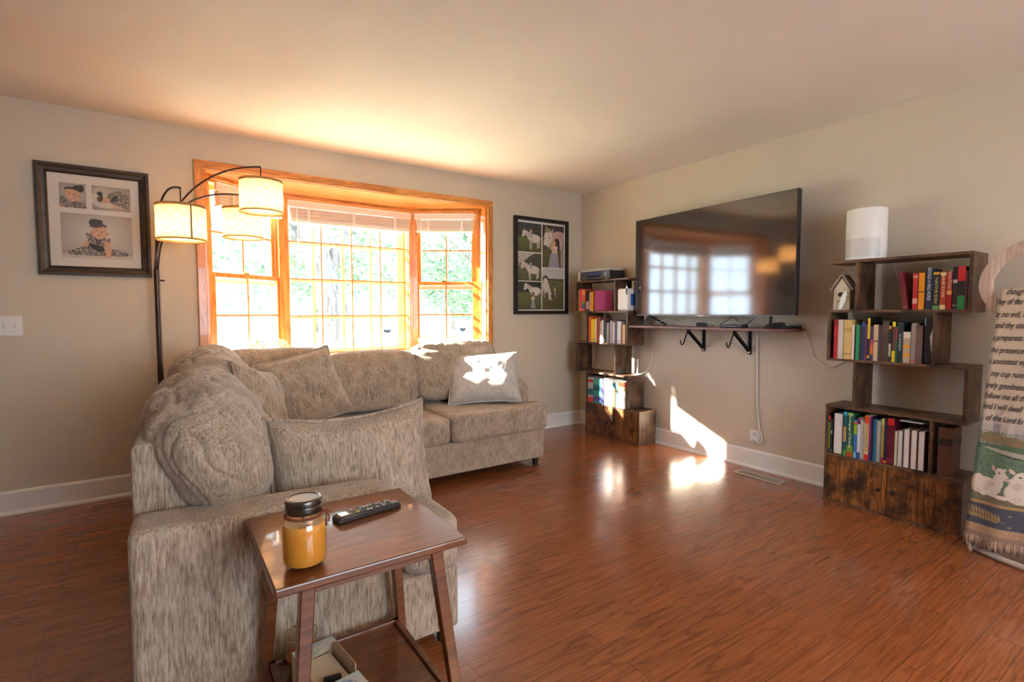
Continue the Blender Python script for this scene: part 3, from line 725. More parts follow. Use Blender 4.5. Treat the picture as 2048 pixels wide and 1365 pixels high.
# candle jar
jc = (-3.462, -2.939, .62)
jar = wthing('candle_jar', jc, 'glass jar with an orange candle and dark screw lid on the side table', 'candle')
MB().lathe([(.030, .0), (.040, .003), (.045, .014), (.0455, .08), (.0445, .094), (.036, .108), (.034, .112), (.034, .124)], jc, 40, caps=False).build('glass', JARG, jar, smooth='all')
WAX = mat('orange_wax', (.86, .40, .05), .45); NT(WAX).b.inputs['Subsurface Weight'].default_value = .25; WAX.node_tree.nodes['Principled BSDF'].inputs['Subsurface Radius'].default_value = (.02, .008, .002)
MB().lathe([(.028, .006), (.0385, .010), (.0425, .018), (.043, .078), (.042, .090), (.040, .094), (.0, .091)], jc, 40).build('wax', WAX, jar, smooth=True)
m_ = MB(); m_.tube([Vector(jc)+Vector((0, 0, .09)), Vector(jc)+Vector((.001, .001, .098)), Vector(jc)+Vector((-.003, 0, .104))], .0012, 6); m_.build('wick', BLACKP, jar)
MB().lathe([(.0355, .117), (.037, .119), (.037, .131), (.0365, .133), (.0375, .135), (.0375, .143), (.036, .146), (.031, .1475), (.030, .1462)], jc, 40, caps=True).build('lid', mat('dark_worn_metal', (.10, .095, .09), .28, .9), jar, smooth=True)
m_ = MB()
for kk in range(2):
    m_.tube([(jc[0]+(.0372+.0015*cos(i*1.3+kk*pi))*cos(2*pi*i/80), jc[1]+(.0372+.0015*cos(i*1.3+kk*pi))*sin(2*pi*i/80), jc[2]+.111+.002*sin(i*1.3+kk*pi)) for i in range(80)], .0019, 6, closed=True)
TW = flat((.20, .06, .03), .9)
for kk, (dx, dz) in enumerate(((.012, -.022), (.006, -.03), (.016, -.004))):
    p0 = Vector(jc)+Vector((.037, -.012, .111)); m_.tube([p0, p0+Vector((.007, -.002, .006)), p0+Vector((dx, -.003, dz*.5)), p0+Vector((dx*.9, -.003, dz))], .0022, 6)
m_.build('twine', TW, jar)

jar.scale = (1.05, 1.05, 1.06)
# remote
rm = empty('remote_control', (-3.246, -2.728, .62), atan2(.028, .17), 'black television remote lying on the side table', 'remote control')
m_ = MB(); pr_ = [(-.098, .0), (-.096, .012), (-.085, .019), (0, .0175), (.085, .0155), (.095, .012), (.097, 0)]
vs = [(a, -.022, b) for a, b in pr_]+[(a, .022, b) for a, b in pr_]; k = 7
m_.add(vs, [tuple(range(k)), tuple(range(k, 2*k))]+[(i, (i+1) % k, k+(i+1) % k, k+i) for i in range(k)]); m_.build('case', BLACKP, rm, bevel=.004, smooth=True)
BTN = flat((.10, .10, .105), .5); rr = random.Random(4)
for i in range(17):
    for j in range(3):
        x = .082-i*.0098; z = .0168+.0025*(.085-x)/.17
        if x < -.055: continue
        c = BTN
        if i == 0 and j == 0: c = flat((.7, .03, .02))
        elif i in (8, 9) and j != 1: c = flat((.7, .68, .6))
        elif i == 12: c = flat([(.6, .1, .03), (.1, .35, .08), (.7, .5, .05)][j])
        elif rr.random() < .45: c = flat((.42, .42, .42))
        MB().box((x-.003, .0125-j*.0125-.0038, z-.0015), (x+.003, .0125-j*.0125+.0038, z+.0012)).build('button', c, rm)
MB().box((-.085, -.012, .0188), (-.062, .012, .0193)).build('badge', CHROME, rm)

# things on the lower shelf
PALE = M_vcol('printed_card', .6)
def card_box(x0, x1, y0, y1, z0, z1, label, cut, seed, rz):
    e = empty('cardboard_box', ((x0+x1)/2, (y0+y1)/2, z0), rz, label, 'box'); a = (x1-x0)/2; b = (y1-y0)/2; h = z1-z0; t = .0025
    m = MB(); m.box((-a, -b, 0), (a, b, t)); m.box((-a, -b, t), (-a+t, b, h)); m.box((a-t, -b, t), (a, b, h)); m.box((-a+t, b-t, t), (a-t, b, h)); m.box((-a+t, -b, t), (a-t, -b+t, h*(.35 if cut else 1)))
    m.build('box_wall', flat((.52, .40, .27), .8), e)
    P_ = Paint(40, 40, (.55, .60, .52)); P_.ell(.2, .3, .3, .2, (.42, .55, .50)); P_.ell(.75, .6, .3, .25, (.66, .58, .50)); P_.ell(.6, .25, .12, .1, (.40, .45, .50)); P_.ell(.3, .8, .25, .12, (.45, .55, .40)); P_.grain(.06, seed)
    if cut:
        cut_pts = [(-1+.1*i, .15+.45*(1-((i-12)/12)**2) if i < 21 else .6) for i in range(21)]
        N = 18; vs = []; fs = []
        top = P_.mesh('printed_top', PALE, e, lambda u, v: (-a+2*a*u, b-(b*2)*v*(.62-.42*(1-(u-1)**2)), h+.0008))
        MB().box((-a+.012, -b+.012, h*.55), (a-.012, b-.012, h*.62)).build('tissue_sheet', flat((.78, .62, .42), .9), e, bevel=.002)
    else:
        P_.ell(.72, .35, .06, .05, (.25, .27, .38)); P_.ell(.75, .5, .07, .05, (.25, .27, .38))
        P_.mesh('printed_top', PALE, e, lambda u, v: (-a+2*a*u, b-2*b*v, h+.0008))
    return e
card_box(-3.448, -3.338, -2.872, -2.722, .20, .29, 'open pale green box with a curved cut-out on the side table\'s lower shelf', True, 1, R(8))
card_box(-3.44, -3.325, -2.965, -2.895, .20, .285, 'closed pale green printed box in front of the open one on the lower shelf', False, 2, R(8))
bw = empty('glass_bowl', (-3.42, -2.665, .2), 0, 'clear round glass bowl behind the boxes on the lower shelf', 'bowl')
MB().lathe([(.018, 0), (.03, .004), (.042, .03), (.046, .06), (.042, .095), (.0425, .097)], (0, 0, 0), 36, caps=False).build('bowl_glass', JARG, bw, smooth='all')
MB().tube([(.043*cos(a), .043*sin(a), .098) for a in [2*pi*i/36 for i in range(36)]], .0016, 6, closed=True).build('rim', M_glass('rim_glass', (.8, .75, .65), .35), bw)
MB().lathe([(.026, .006), (.039, .03), (.041, .04), (0, .042)], (0, 0, 0), 24).build('filling', flat((.35, .12, .05), .6), bw, smooth=True)
tag(MB().box((-.010, -.022, 0), (.010, .022, .013)).build('key_fob', BLACKP, None, bevel=.004), 'small black plastic fob lying on the open box under the table', 'key fob').location = (-3.385, -2.852, .257)
bpy.data.objects['key_fob'].rotation_euler = (0, 0, R(80))

# ================================================================== WALL SHELF + TELEVISION
ws = wthing('wall_shelf', (-.12, -1.6, 1.04), 'red-brown wooden wall shelf on two black brackets under the television', 'shelf')
MB().prism([(-.255, -2.215), (-.0, -2.335), (-.0, -.925), (-.255, -.925)][::-1], 1.056, 1.076).build('board', MAHOG, ws, bevel=.002)
for y0 in (-1.52, -1.925):
    br = wthing_p = None
    m = MB(); m.box((-.006, y0-.016, .868), (0, y0+.016, 1.056)); m.box((-.20, y0-.012, 1.050), (0, y0+.012, 1.056))
    m.box((-.020, y0-.003, .90), (-.006, y0+.003, 1.05))
    d = Vector((.205, 0, -.15)); a = Vector((-.21, y0, 1.05))
    for s_ in (-.012, .010): m.add([a+Vector((0, s_, .004)), a+Vector((0, s_+.002, .004)), a+d+Vector((0, s_+.002, 0)), a+d+Vector((0, s_, 0)), a+Vector((0, s_, -.018)), a+Vector((0, s_+.002, -.018)), a+d+Vector((0, s_+.002, -.018)), a+d+Vector((0, s_, -.018))], [(0, 1, 2, 3), (4, 7, 6, 5), (0, 4, 5, 1), (1, 5, 6, 2), (2, 6, 7, 3), (3, 7, 4, 0)])
    m.add([a+Vector((0, -.012, .004)), a+Vector((0, .012, .004)), a+d+Vector((0, .012, 0)), a+d+Vector((0, -.012, 0))], [(0, 1, 2, 3)])
    hk = [(-.21, 1.046), (-.225, 1.02), (-.245, .985), (-.258, .955), (-.268, .938), (-.282, .932), (-.296, .940), (-.302, .957), (-.303, .972)]
    m.tube([(x, y0, z) for x, z in hk], .0055, 8)
    bo = m.build('bracket', BLACKM, ws)
    MB().lathe([(.011, 0), (.010, .004), (.004, .006)], (0, 0, 0), 16).build('bolt', CHROME, bo).matrix_local = Matrix.Translation((-.006, y0, .882)) @ Matrix.Rotation(R(-90), 4, 'Y')

tv = wthing('television', (-.2, -1.65, 1.076), 'large black flat-screen television standing on the wall shelf', 'television')
MB().box((-.205, -2.378, 1.166), (-.165, -.925, 2.008)).build('bezel', BLACKP, tv, bevel=.003)
MB().box((-.2068, -2.371, 1.174), (-.2052, -.932, 2.003)).build('screen', SCREEN, tv)
MB().box((-.208, -1.655, 1.160), (-.198, -1.60, 1.168)).build('logo_strip', flat((.65, .65, .66), .3), tv)
MB().box((-.165, -2.15, 1.25), (-.12, -1.15, 1.75)).build('rear_housing', BLACKP, tv, bevel=.02)
MB().box((-.2055, -2.379, 1.163), (-.203, -.924, 1.167)).build('lower_trim', flat((.12, .12, .125), .3, .6), tv)
for y0, fl in ((-1.085, .03), (-2.20, -.03)):
    m = MB()
    m.tube([(-.245, y0+fl, 1.083), (-.195, y0, 1.155), (-.18, y0, 1.168)], .0085, 8); m.tube([(-.185, y0, 1.16), (-.06, y0-fl*2.6, 1.083)], .0085, 8)
    m.build('stand_foot', BLACKP, tv, smooth=True)

tv.rotation_euler = (0, 0, R(-2))
sp = wthing('smart_speaker', (-.17, -1.605, 1.076), 'small round dark grey fabric speaker on the wall shelf under the television', 'speaker')
MB().lathe([(.036, 0), (.042, .004), (.043, .02), (.041, .030), (.034, .034)], (-.18, -1.625, 1.076), 36).build('fabric_body', M_fabric('charcoal_mesh', (.02, .02, .022), (.05, .05, .055), (.09, .09, .09), (200, 200, 200)), sp, smooth=True)
MB().lathe([(.033, .034), (.033, .0352)], (-.18, -1.625, 1.076), 36).build('top_plate', BLACKP, sp)
adp = MB().box((-.14, -1.685, 1.076), (-.10, -1.655, 1.10)).build('power_adapter', flat((.62, .52, .36), .5), None, bevel=.003); tag(adp, 'small beige power adapter on the wall shelf right of the round speaker', 'adapter')
mb_ = wthing('streaming_box', (-.16, -1.87, 1.076), 'flat black box among cables on the wall shelf', 'media box')
MB().box((-.205, -1.985, 1.0765), (-.12, -1.80, 1.098)).build('box_body', BLACKP, mb_, bevel=.006); MB().box((-.2055, -1.93, 1.084), (-.2048, -1.90, 1.088)).build('indicator', flat((.4, .4, .42)), mb_)
coil = MB(); rr = random.Random(9)
for q in range(9):
    cx, cy_, cz = -.105+rr.uniform(-.01, .01), -2.18+rr.uniform(-.01, .01), 1.081+q*.0042
    coil.tube([(cx+.036*cos(t), cy_+(.075-.003*q)*sin(t), cz+.002*sin(3*t+q)) for t in [2*pi*i/26 for i in range(26)]], .0032, 6, closed=True)
tag(coil.build('coiled_cable', BLACKP, None, smooth='all', recalc=False), 'coil of black cable at the right end of the wall shelf', 'cable')
ps = wthing('power_strip', (-.06, -2.26, 1.078), 'slim black cable plug end resting at the far right tip of the wall shelf', 'plug')
MB().tube([(-.10, -2.245, 1.083), (-.06, -2.27, 1.087), (-.02, -2.315, 1.086)], [.006, .011, .008], 10).build('plug_body', BLACKP, ps, smooth=True); MB().tube([(-.115, -2.235, 1.082), (-.095, -2.247, 1.084)], .0065, 8).build('sleeve', flat((.6, .6, .62)), ps)
def cable(name, pts, r, m, label, cat='cable', n=8):
    P_ = [Vector(q) for q in pts]; out = []
    for i in range(len(P_)-1):
        p0 = P_[max(i-1, 0)]; p1 = P_[i]; p2 = P_[i+1]; p3 = P_[min(i+2, len(P_)-1)]
        for k_ in range(n):
            t = k_/n; out.append(.5*((2*p1)+(p2-p0)*t+(2*p0-5*p1+4*p2-p3)*t*t+(3*p1-p0-3*p2+p3)*t**3))
    out.append(P_[-1])
    return tag(MB().tube(out, r, 7).build(name, m, None, smooth='all', recalc=False), label, cat)
WC = mat('white_cable', (.74, .73, .70), .5); BC = mat('black_cable', (.03, .03, .03), .5)
cable('power_cable', [(-.012, -1.985, 1.054), (-.010, -1.992, .8), (-.010, -2.0, .5), (-.012, -2.02, .33), (-.014, -2.045, .25), (-.016, -2.035, .208), (-.024, -2.01, .214), (-.03, -1.995, .228)], .0055, WC, 'thick white cable hanging from the wall shelf down to the outlet')
cable('power_cable', [(-.014, -2.32, 1.085), (-.012, -2.345, 1.02), (-.012, -2.375, .95), (-.012, -2.395, .88), (-.011, -2.45, .845), (-.011, -2.505, .82), (-.012, -2.545, .845), (-.014, -2.61, .875), (-.016, -2.68, .885)], .0028, WC, 'thin white cable drooping from the wall shelf to the right bookshelf')
cable('thin_cable', [(-.06, -1.03, 1.085), (-.10, -1.12, 1.10), (-.07, -1.22, 1.135), (-.09, -1.32, 1.10), (-.06, -1.40, 1.135), (-.10, -1.50, 1.082), (-.12, -1.57, 1.088)], .0022, WC, 'thin white cable wandering behind the left foot of the television')
cable('thin_cable', [(-.015, -.99, 1.0), (-.02, -1.0, 1.048), (-.03, -1.03, 1.09), (-.03, -1.06, 1.12)], .0035, WC, 'short white cable end dangling at the left end of the wall shelf')
cable('thin_cable', [(-.06, -1.70, 1.09), (-.05, -1.75, 1.12), (-.04, -1.80, 1.155), (-.05, -1.86, 1.12), (-.07, -1.93, 1.10), (-.05, -1.99, 1.15)], .003, BC, 'black cable looping behind the flat black box on the wall shelf')
cable('thin_cable', [(-.09, -1.70, 1.083), (-.08, -1.78, 1.105), (-.07, -1.86, 1.12), (-.10, -1.96, 1.082), (-.08, -2.0, 1.14), (-.07, -2.04, 1.155), (-.09, -2.08, 1.10)], .003, WC, 'white cable crossing between the flat black box and the coiled cable')

# outlet and switch
ou = wthing('wall_outlet', (0, -1.985, .245), 'white wall outlet with a plug, low on the wall under the television', 'outlet')
MB().box((-.006, -2.028, .20), (0, -1.944, .29)).build('cover_plate', WPLAST, ou, bevel=.002)
for z in (.262, .225):
    m = MB(); m.box((-.0085, -2.003, z-.015), (-.006, -1.969, z+.015)); o = m.build('receptacle', flat((.75, .74, .72), .4), ou, bevel=.001)
    MB().box((-.0089, -1.996, z-.004), (-.0083, -1.993, z+.006)).build('slot', BLACKP, o); MB().box((-.0089, -1.979, z-.004), (-.0083, -1.976, z+.006)).build('slot', BLACKP, o)
MB().box((-.032, -2.0, .218), (-.0085, -1.976, .236)).build('plug', WPLAST, ou, bevel=.003)
sw = wthing('light_switch', (-4.455, 0, 1.117), 'white double light switch plate on the window wall, far left', 'light switch')
MB().box((-4.515, -.006, 1.059), (-4.399, 0, 1.175)).build('cover_plate', WPLAST, sw, bevel=.002)
for x in (-4.480, -4.434):
    m = MB(); m.box((x-.005, -.0075, 1.105), (x+.005, -.006, 1.129)); m.add([(x-.0035, -.006, 1.112), (x+.0035, -.006, 1.112), (x+.0035, -.006, 1.122), (x-.0035, -.006, 1.122), (x-.003, -.018, 1.117), (x+.003, -.018, 1.117), (x+.003, -.018, 1.124), (x-.003, -.018, 1.124)], [(0, 1, 5, 4), (1, 2, 6, 5), (2, 3, 7, 6), (3, 0, 4, 7), (4, 5, 6, 7)])
    m.build('toggle', flat((.70, .68, .64), .3), sw)
    for z in (1.087, 1.147): MB().lathe([(.003, 0), (.0025, .0012)], (0, 0, 0), 10).build('screw', flat((.55, .54, .5), .4), sw).matrix_local = Matrix.Translation((x+4.455, -.006, z-1.117)) @ Matrix.Rotation(R(90), 4, 'X')
# floor vent
fv = wthing('floor_register', (-.18, -2.12, 0), 'tan metal floor register in front of the baseboard under the television', 'floor vent')
VT = mat('tan_metal', (.42, .37, .29), .45, .3)
m_ = MB(); x0, x1, y0, y1 = -.238, -.122, -2.30, -1.955
m_.box((x0, y0, .0005), (x0+.02, y1, .006)); m_.box((x1-.02, y0, .0005), (x1, y1, .006)); m_.box((x0+.02, y0, .0005), (x1-.02, y0+.022, .006)); m_.box((x0+.02, y1-.022, .0005), (x1-.02, y1, .006)); m_.build('rim', VT, fv, bevel=.002)
m_ = MB()
for i in range(27): yy = y0+.028+i*.0112; m_.box((x0+.02, yy, .001), (x1-.02, yy+.0042, .0052))
m_.box((x0+.055, y0+.02, .001), (x0+.059, y1-.02, .0056)); m_.build('louvre', VT, fv)
MB().box((x0+.018, y0+.02, .0003), (x1-.018, y1-.02, .0009)).build('duct_opening', flat((.03, .028, .025), .9), fv)

# ================================================================== BOOKSHELVES
def shelfunit(pos, base, boards, uprights, label, F, Bk, doorz=(.02, .285)):
    e = wthing('bookshelf', pos, label, 'bookshelf'); T = .016
    for (ya, yb, z) in boards:
        b = MB().box((F, -yb, z-T/2), (Bk, -ya, z+T/2)).build('shelf_board', RUSTIC, e, bevel=.0012)
    for (y, za, zb) in uprights:
        MB().box((F+.0005, -y-T/2, za+T/2), (Bk, -y+T/2, zb-T/2)).build('side_panel', RUSTICX, e, bevel=.0012)
    a, b = base
    MB().box((F+.0005, -b, 0), (Bk, -b+T, .300-T/2)).build('side_panel', RUSTICX, e, bevel=.0012); MB().box((F+.0005, -a-T, 0), (Bk, -a, .300-T/2)).build('side_panel', RUSTICX, e, bevel=.0012)
    MB().box((F+.006, -b+T, .0), (Bk, -a-T, .014)).build('bottom_board', RUSTIC, e); MB().box((Bk-.006, -b+T, .014), (Bk-.001, -a-T, .290)).build('back_panel', RUSTICX, e)
    mid = (a+b)/2
    for (ya, yb, ky) in ((a+T+.001, mid-.0015, mid-.037), (mid+.0015, b-T-.001, mid+.037)):
        d = MB().box((F, -yb, .016), (F+.015, -ya, .290)).build('door', RUSTICD, e, bevel=.0015)
        MB().lathe([(.004, 0), (.005, .008), (.011, .012), (.010, .018), (.004, .020)], (0, 0, 0), 20).build('knob', BLACKM, d, smooth=True).matrix_local = Matrix.Translation((F, -ky, .152)) @ Matrix.Rotation(R(-90), 4, 'Y')
    return e
TT = .016
FR, BKR = -.27, -.03
shelfunit((-.15, -2.94, 0), (2.603, 3.286),
    [(2.59, 3.286, 1.497), (2.595, 3.286, 1.197), (2.597, 3.286, .897), (2.600, 3.286, .605), (2.603, 3.286, .300)],
    [(2.752, 1.197, 1.497), (3.278, 1.197, 1.497), (2.605, .897, 1.197), (3.136, .897, 1.197), (2.757, .605, .897), (3.278, .605, .897), (2.611, .3, .605), (3.142, .3, .605)],
    'rustic brown zigzag bookshelf with two cabinet doors on the right side of the television', FR, BKR)
FL, BKL = -.25, -.03
shelfunit((-.14, -.7, 0), (.357, 1.055),
    [(.193, .905, 1.497), (.195, .905, 1.197), (.197, .905, .897), (.200, .912, .605), (.357, 1.055, .300)],
    [(.201, 1.197, 1.497), (.742, 1.197, 1.497), (.368, .897, 1.197), (.897, .897, 1.197), (.205, .605, .897), (.752, .605, .897), (.368, .3, .605), (.904, .3, .605)],
    'rustic brown zigzag bookshelf in the room corner, left of the television', FL, BKL)

# ---- books: each one cover + page block (+ lettering, bands)
PAGES = mat('cream_pages', (.68, .60, .45), .85); PAGESW = mat('pale_pages', (.74, .70, .64), .85)
bookmesh = []
def book(F, ya, yb, z0, h, d, col, label, group, text=None, tcol='f0e6d0', bands=(), rev=False, lean=0, hard=True, tsize=.6, tpos=.5, name='book', spiral=False, inset=.004):
    """ya<yb distances along the wall; spine faces the room unless rev"""
    wd = yb-ya-.0006; t = .0024 if hard else .0008; t = min(t, wd*.2); F = F+inset
    loc = Vector((F, -(ya+yb)/2, z0)); e = empty(name, loc, 0, label, 'book', group)
    if lean: e.rotation_euler = (R(lean), 0, 0)
    hw = wd/2; cm = flat(hexc(col), .45); m = MB(); ov = .004 if hard else .0005
    m.box((0, -hw, 0), (d, -hw+t, h)); m.box((0, hw-(wd*.42 if spiral else t), 0), (d, hw, h))
    if not spiral:
        if rev: m.box((d-t*1.2, -hw+t, 0), (d, hw-t, h))
        else: m.box((0, -hw+t, 0), (t*1.2, hw-t, h))
    m.build('cover', cm, e, bevel=.0006, seg=1)
    if rev: MB().box((ov, -hw+t, ov), (d-t*1.2, hw-t, h-ov)).build('page_block', PAGESW, e)
    else: MB().box((t*1.2 if not spiral else .006, -hw+t, ov), (d-ov, hw-(wd*.42 if spiral else t), h-ov)).build('page_block', PAGES, e)
    for (a, b, c) in bands:
        MB().box((-.0003, -hw, h*a), (.0006, hw, h*b)).build('spine_band', flat(hexc(c), .5), e)
    if spiral:
        mm = MB(); kz = int(h/.0078)
        for i in range(kz):
            z = .006+i*.0078; mm.tube([(.006*cos(q)+.001, -hw*.35+hw*.6*sin(q), z) for q in [R(90+180*s_/6) for s_ in range(7)]], .0011, 5)
        mm.build('spiral_binding', flat((.72, .72, .72), .3, .6), e)
    if text and not rev:
        fh = wd*tsize
        Mx = frame_mx((-.0008, 0, h*tpos), (0, 0, -1), (0, -1, 0))
        text_mesh('spine_lettering', text, flat(hexc(tcol), .6), e, .03, Mx, fitw=h*min(.8, .05*len(text)+.16), fith=fh)
    return e
G1 = 'books on the upper right shelf'; zz = 1.197+TT/2
book(FR, 3.031, 3.053, zz, .202, .13, 'b5232a', 'bright red paperback on the top shelf, between the leaning maroon book and the orange book', G1, 'CODEX OF LIGHT'[0:0] or None, 'f3c9b8', [(.16, .30, 'd9a08c'), (.86, .93, 'd88b7a')])
book(FR, 2.990, 3.012, zz+.0015, .212, .14, '6d1822', 'maroon hardcover leaning to the right at the left end of the top shelf row', G1, None, 'c9a08a', [(.05, .08, 'a0605a')], lean=-8.6)
book(FR, 3.057, 3.084, zz, .201, .13, 'e0901c', 'orange-yellow paperback on the top shelf', G1, 'FAITHFUL AND TRUE'[0:0] or None, '6b3a10', [(.47, .50, '7a2c12')], hard=False)
book(FR, 3.0885, 3.119, zz, .222, .14, '1d2a44', 'dark blue book titled Behold a Pale Horse on the top shelf', G1, 'BEHOLD A PALE HORSE', 'e6e6ea', hard=False, tsize=.5, tpos=.62)
book(FR, 3.121, 3.1495, zz, .202, .13, '2b2a25', 'dark paperback with a green foot and a small yellow sun on its spine, top shelf', G1, 'NATIVE SON', 'd8c58a', [(0, .10, '5f8f5a'), (.93, .99, 'd9a03a')], hard=False, tsize=.45)
book(FR, 3.152, 3.1775, zz, .203, .13, 'a8431f', 'rust-red paperback titled Jane Eyre on the top shelf', G1, 'JANE EYRE', 'f2e2c4', [(0, .12, 'd9c48a'), (.89, .97, 'd9c48a')], hard=False, tpos=.62)
book(FR, 3.179, 3.2025, zz, .199, .13, 'a51d26', 'red paperback with a yellow fruit on its spine, top shelf', G1, 'MONTESSORI', 'f0c8a0', [(.40, .50, 'e0902a')], hard=False, tpos=.72)
book(FR, 3.205, 3.2235, zz, .223, .14, '2a1a1c', 'tall near-black hardcover with a pale square on its spine, top shelf', G1, None, 'cfc4c0', [(.62, .70, 'b9aeb0'), (.08, .11, '8b7f80')])
book(FR, 3.225, 3.2565, zz, .224, .14, '1c1716', 'thick book striped red, black and green on the top shelf', G1, None, 'd8b0a0', [(.66, 1.0, 'c8252b'), (0, .32, '1f7d46')])
book(FR, 3.2575, 3.2665, zz, .203, .13, '5a1e22', 'thin dark red booklet beside the tricolour book on the top shelf', G1, hard=False)
G2 = 'books on the second right shelf'; zz = .897+TT/2
T2 = [(2.634, 2.657, .240, 'b3151b', 'SACRED HEART'[0:0] or None, 'e8a890', [(.83, .97, '8f1014')], 'bright red hardcover at the left end of the second shelf'),
 (2.658, 2.687, .240, 'cfc6bb', None, '9a8f86', [(.05, .08, 'b5aaa0')], 'plain off-white hardcover beside the bright red one'),
 (2.6905, 2.733, .239, 'd8b76c', None, '6b5a30', [(.70, .80, 'c0a058'), (.12, .15, '9a8040')], 'thick pale yellow hardcover on the second shelf'),
 (2.7345, 2.7475, .209, 'e3cdbf', None, '9a8f86', [], 'thin pale pink booklet right of the thick pale yellow book'),
 (2.757, 2.7755, .211, '0f8f5f', None, '0c6e48', [], 'bright green book on the second shelf'),
 (2.7765, 2.7875, .206, '2e2a1c', None, 'b8a060', [(.1, .9, '3b3524')], 'thin dark brown book right of the bright green one'),
 (2.7885, 2.803, .227, '1f2a55', None, 'c8c8dc', [(.88, .98, '3a55a5')], 'navy blue book on the second shelf'),
 (2.804, 2.817, .219, '5d2450', None, 'd8b8cc', [(.04, .08, 'a04a88')], 'purple book beside the navy one'),
 (2.8185, 2.8315, .258, '1a1812', None, 'e8c81c', [(.50, .97, 'e0c020'), (.05, .12, 'd0a820')], 'tall black and yellow book rising above its neighbours'),
 (2.8325, 2.8485, .205, '40305f', None, 'f0b060', [(.18, .45, 'd06a28'), (.45, .6, 'b04a60')], 'purple and orange sunset-coloured book on the second shelf'),
 (2.8495, 2.8735, .213, 'c9ab80', None, '6b4a30', [(.52, .57, '7a5a38')], 'tan paperback in the middle of the second shelf'),
 (2.8745, 2.8855, .213, '3c3644', None, 'a09aa8', [], 'thin slate grey book right of the tan paperback'),
 (2.886, 2.8935, .208, '5f1c1e', None, 'a07070', [], 'thin dark red book before the broad brown one'),
 (2.8945, 2.925, .237, '4a3c30', None, 'b09a70', [(.75, .92, '5a4a3a')], 'broad brown hardcover on the second shelf'),
 (2.9265, 2.939, .210, '241d1c', None, 'e0dccc', [(.15, .5, 'a8a090'), (.9, .98, 'c08850')], 'black book with worn white lettering area, right of the broad brown one'),
 (2.943, 2.9585, .231, '5a3426', None, 'e0c080', [(.88, 1.0, 'e6cc1c'), (0, .28, 'dcc11c')], 'brown book with yellow head and foot on the second shelf'),
 (2.9595, 2.966, .206, '2f6b35', None, 'e0c080', [(.62, .95, 'b02f48')], 'very thin green and red booklet beside the dark teal book'),
 (2.967, 2.9945, .229, '1e2f33', 'KAREN', 'b8c4c0', [], 'dark teal hardcover with silver lettering on the second shelf'),
 (2.996, 3.030, .175, 'b5a084', None, '6b5a48', [(.80, 1, 'e0d4bc'), (.20, .30, 'd89a2c'), (.48, .58, 'd89a2c')], 'short thick patterned book with two yellow suns on its spine'),
 (3.032, 3.055, .225, '8f8478', None, 'd8d0c8', [(.05, .09, 'b04038')], 'grey hardcover right of the short patterned book'),
 (3.056, 3.083, .211, '5e4642', None, 'b8a098', [(.1, .9, '6e5550')], 'brown-mauve hardcover on the second shelf next to the black folder')]
NM = ['THE SECRET TEACHINGS', None]
for (a, b, h, c, t, tc, bd, lb) in T2:
    txt = {'b3151b': 'MARRIAGE FEAST', '0f8f5f': None, '8f8478': 'Santa Teresa', '5e4642': 'ENCHIRIDION', '4a3c30': 'THE WAY', '1f2a55': 'CROSSING THE', '40305f': 'THE GATHERING'}.get(c)
    txt = t if t else None
    book(FR, a, b, zz, h, .15, c, lb, G2, txt, tc, bd, hard=(b-a) > .012, tsize=.4)
fo = empty('document_folder', (FR+.012, -3.107, zz), 0, 'tall black folder with loose papers at the right end of the second shelf', 'folder')
MB().box((0, -.020, 0), (.2, .020, .262)).build('folder_case', flat((.012, .011, .012), .35), fo, bevel=.008)
m_ = MB(); m_.add([(-.001, -.020, .04), (-.001, -.013, .10), (-.001, -.020, .20), (-.001, -.008, .15), (.05, -.018, .05), (.05, -.018, .2)], [(0, 1, 3, 2), (0, 2, 5, 4)]); m_.build('loose_paper', flat((.6, .55, .48)), fo)
G3 = 'books on the lower right shelf'; zz = .300+TT/2
def b3(*a, **k): return book(FR, *a, **k)
b3(2.6205, 2.6325, zz, .236, .17, '1f1d1a', 'thin black book with yellow-green lettering and a red head, far left of the lower shelf', G3, 'COMPLETE MUSIC MANUAL'[0:0] or None, 'c8d040', [(.88, 1, 'd2322c'), (.1, .82, '6d7a2a')])
b3(2.634, 2.6445, zz, .216, .17, '26282e', 'thin charcoal book second from the left on the lower shelf', G3, None, 'a0a0b0', [(.05, .10, '5c7a9a'), (.55, .66, '8a8f9a')])
b3(2.650, 2.7035, zz, .257, .19, '17150f', 'thick book with its page edges facing out on the lower shelf', G3, rev=True)
b3(2.7055, 2.7235, zz, .272, .2, '1f5a6a', 'teal book with a tan label and green foot on the lower shelf', G3, None, 'e0c080', [(.32, .66, 'b08a5c'), (0, .12, '3f9a38'), (.92, 1, '1fa8cc')])
b3(2.7255, 2.762, zz, .268, .2, '1f5a3c', 'thick green textbook titled The Language of Medicine', G3, 'The Language of Medicine', 'eef0e0', [(0, .11, 'a84a1e'), (.11, .26, '6f8f2c'), (.95, 1, '7ab030')], tsize=.5, tpos=.60)
b3(2.764, 2.781, zz, .232, .2, '2f78b8', 'blue book with lime and orange upper spine on the lower shelf', G3, None, 'ffffff', [(.62, .9, '9ab81c'), (.88, .94, 'e8702c'), (0, .14, '7ab8dc')])
b3(2.783, 2.800, zz, .248, .2, 'd8d6dc', 'white book with a plum head and blue foot on the lower shelf', G3, None, 'b05070', [(.84, 1, '6a2a52'), (0, .15, '2a4a8c')])
b3(2.801, 2.8205, zz, .232, .2, 'c8c4bc', 'spiral-bound white notebook left of the Pathology book', G3, spiral=True)
b3(2.822, 2.8435, zz, .268, .2, 'e0c488', 'cream, red and magenta textbook titled Pathology', G3, 'PATHOLOGY', '3a1a14', [(.82, 1, 'dc4a24'), (0, .13, 'd02c30')], tsize=.6, tpos=.5)
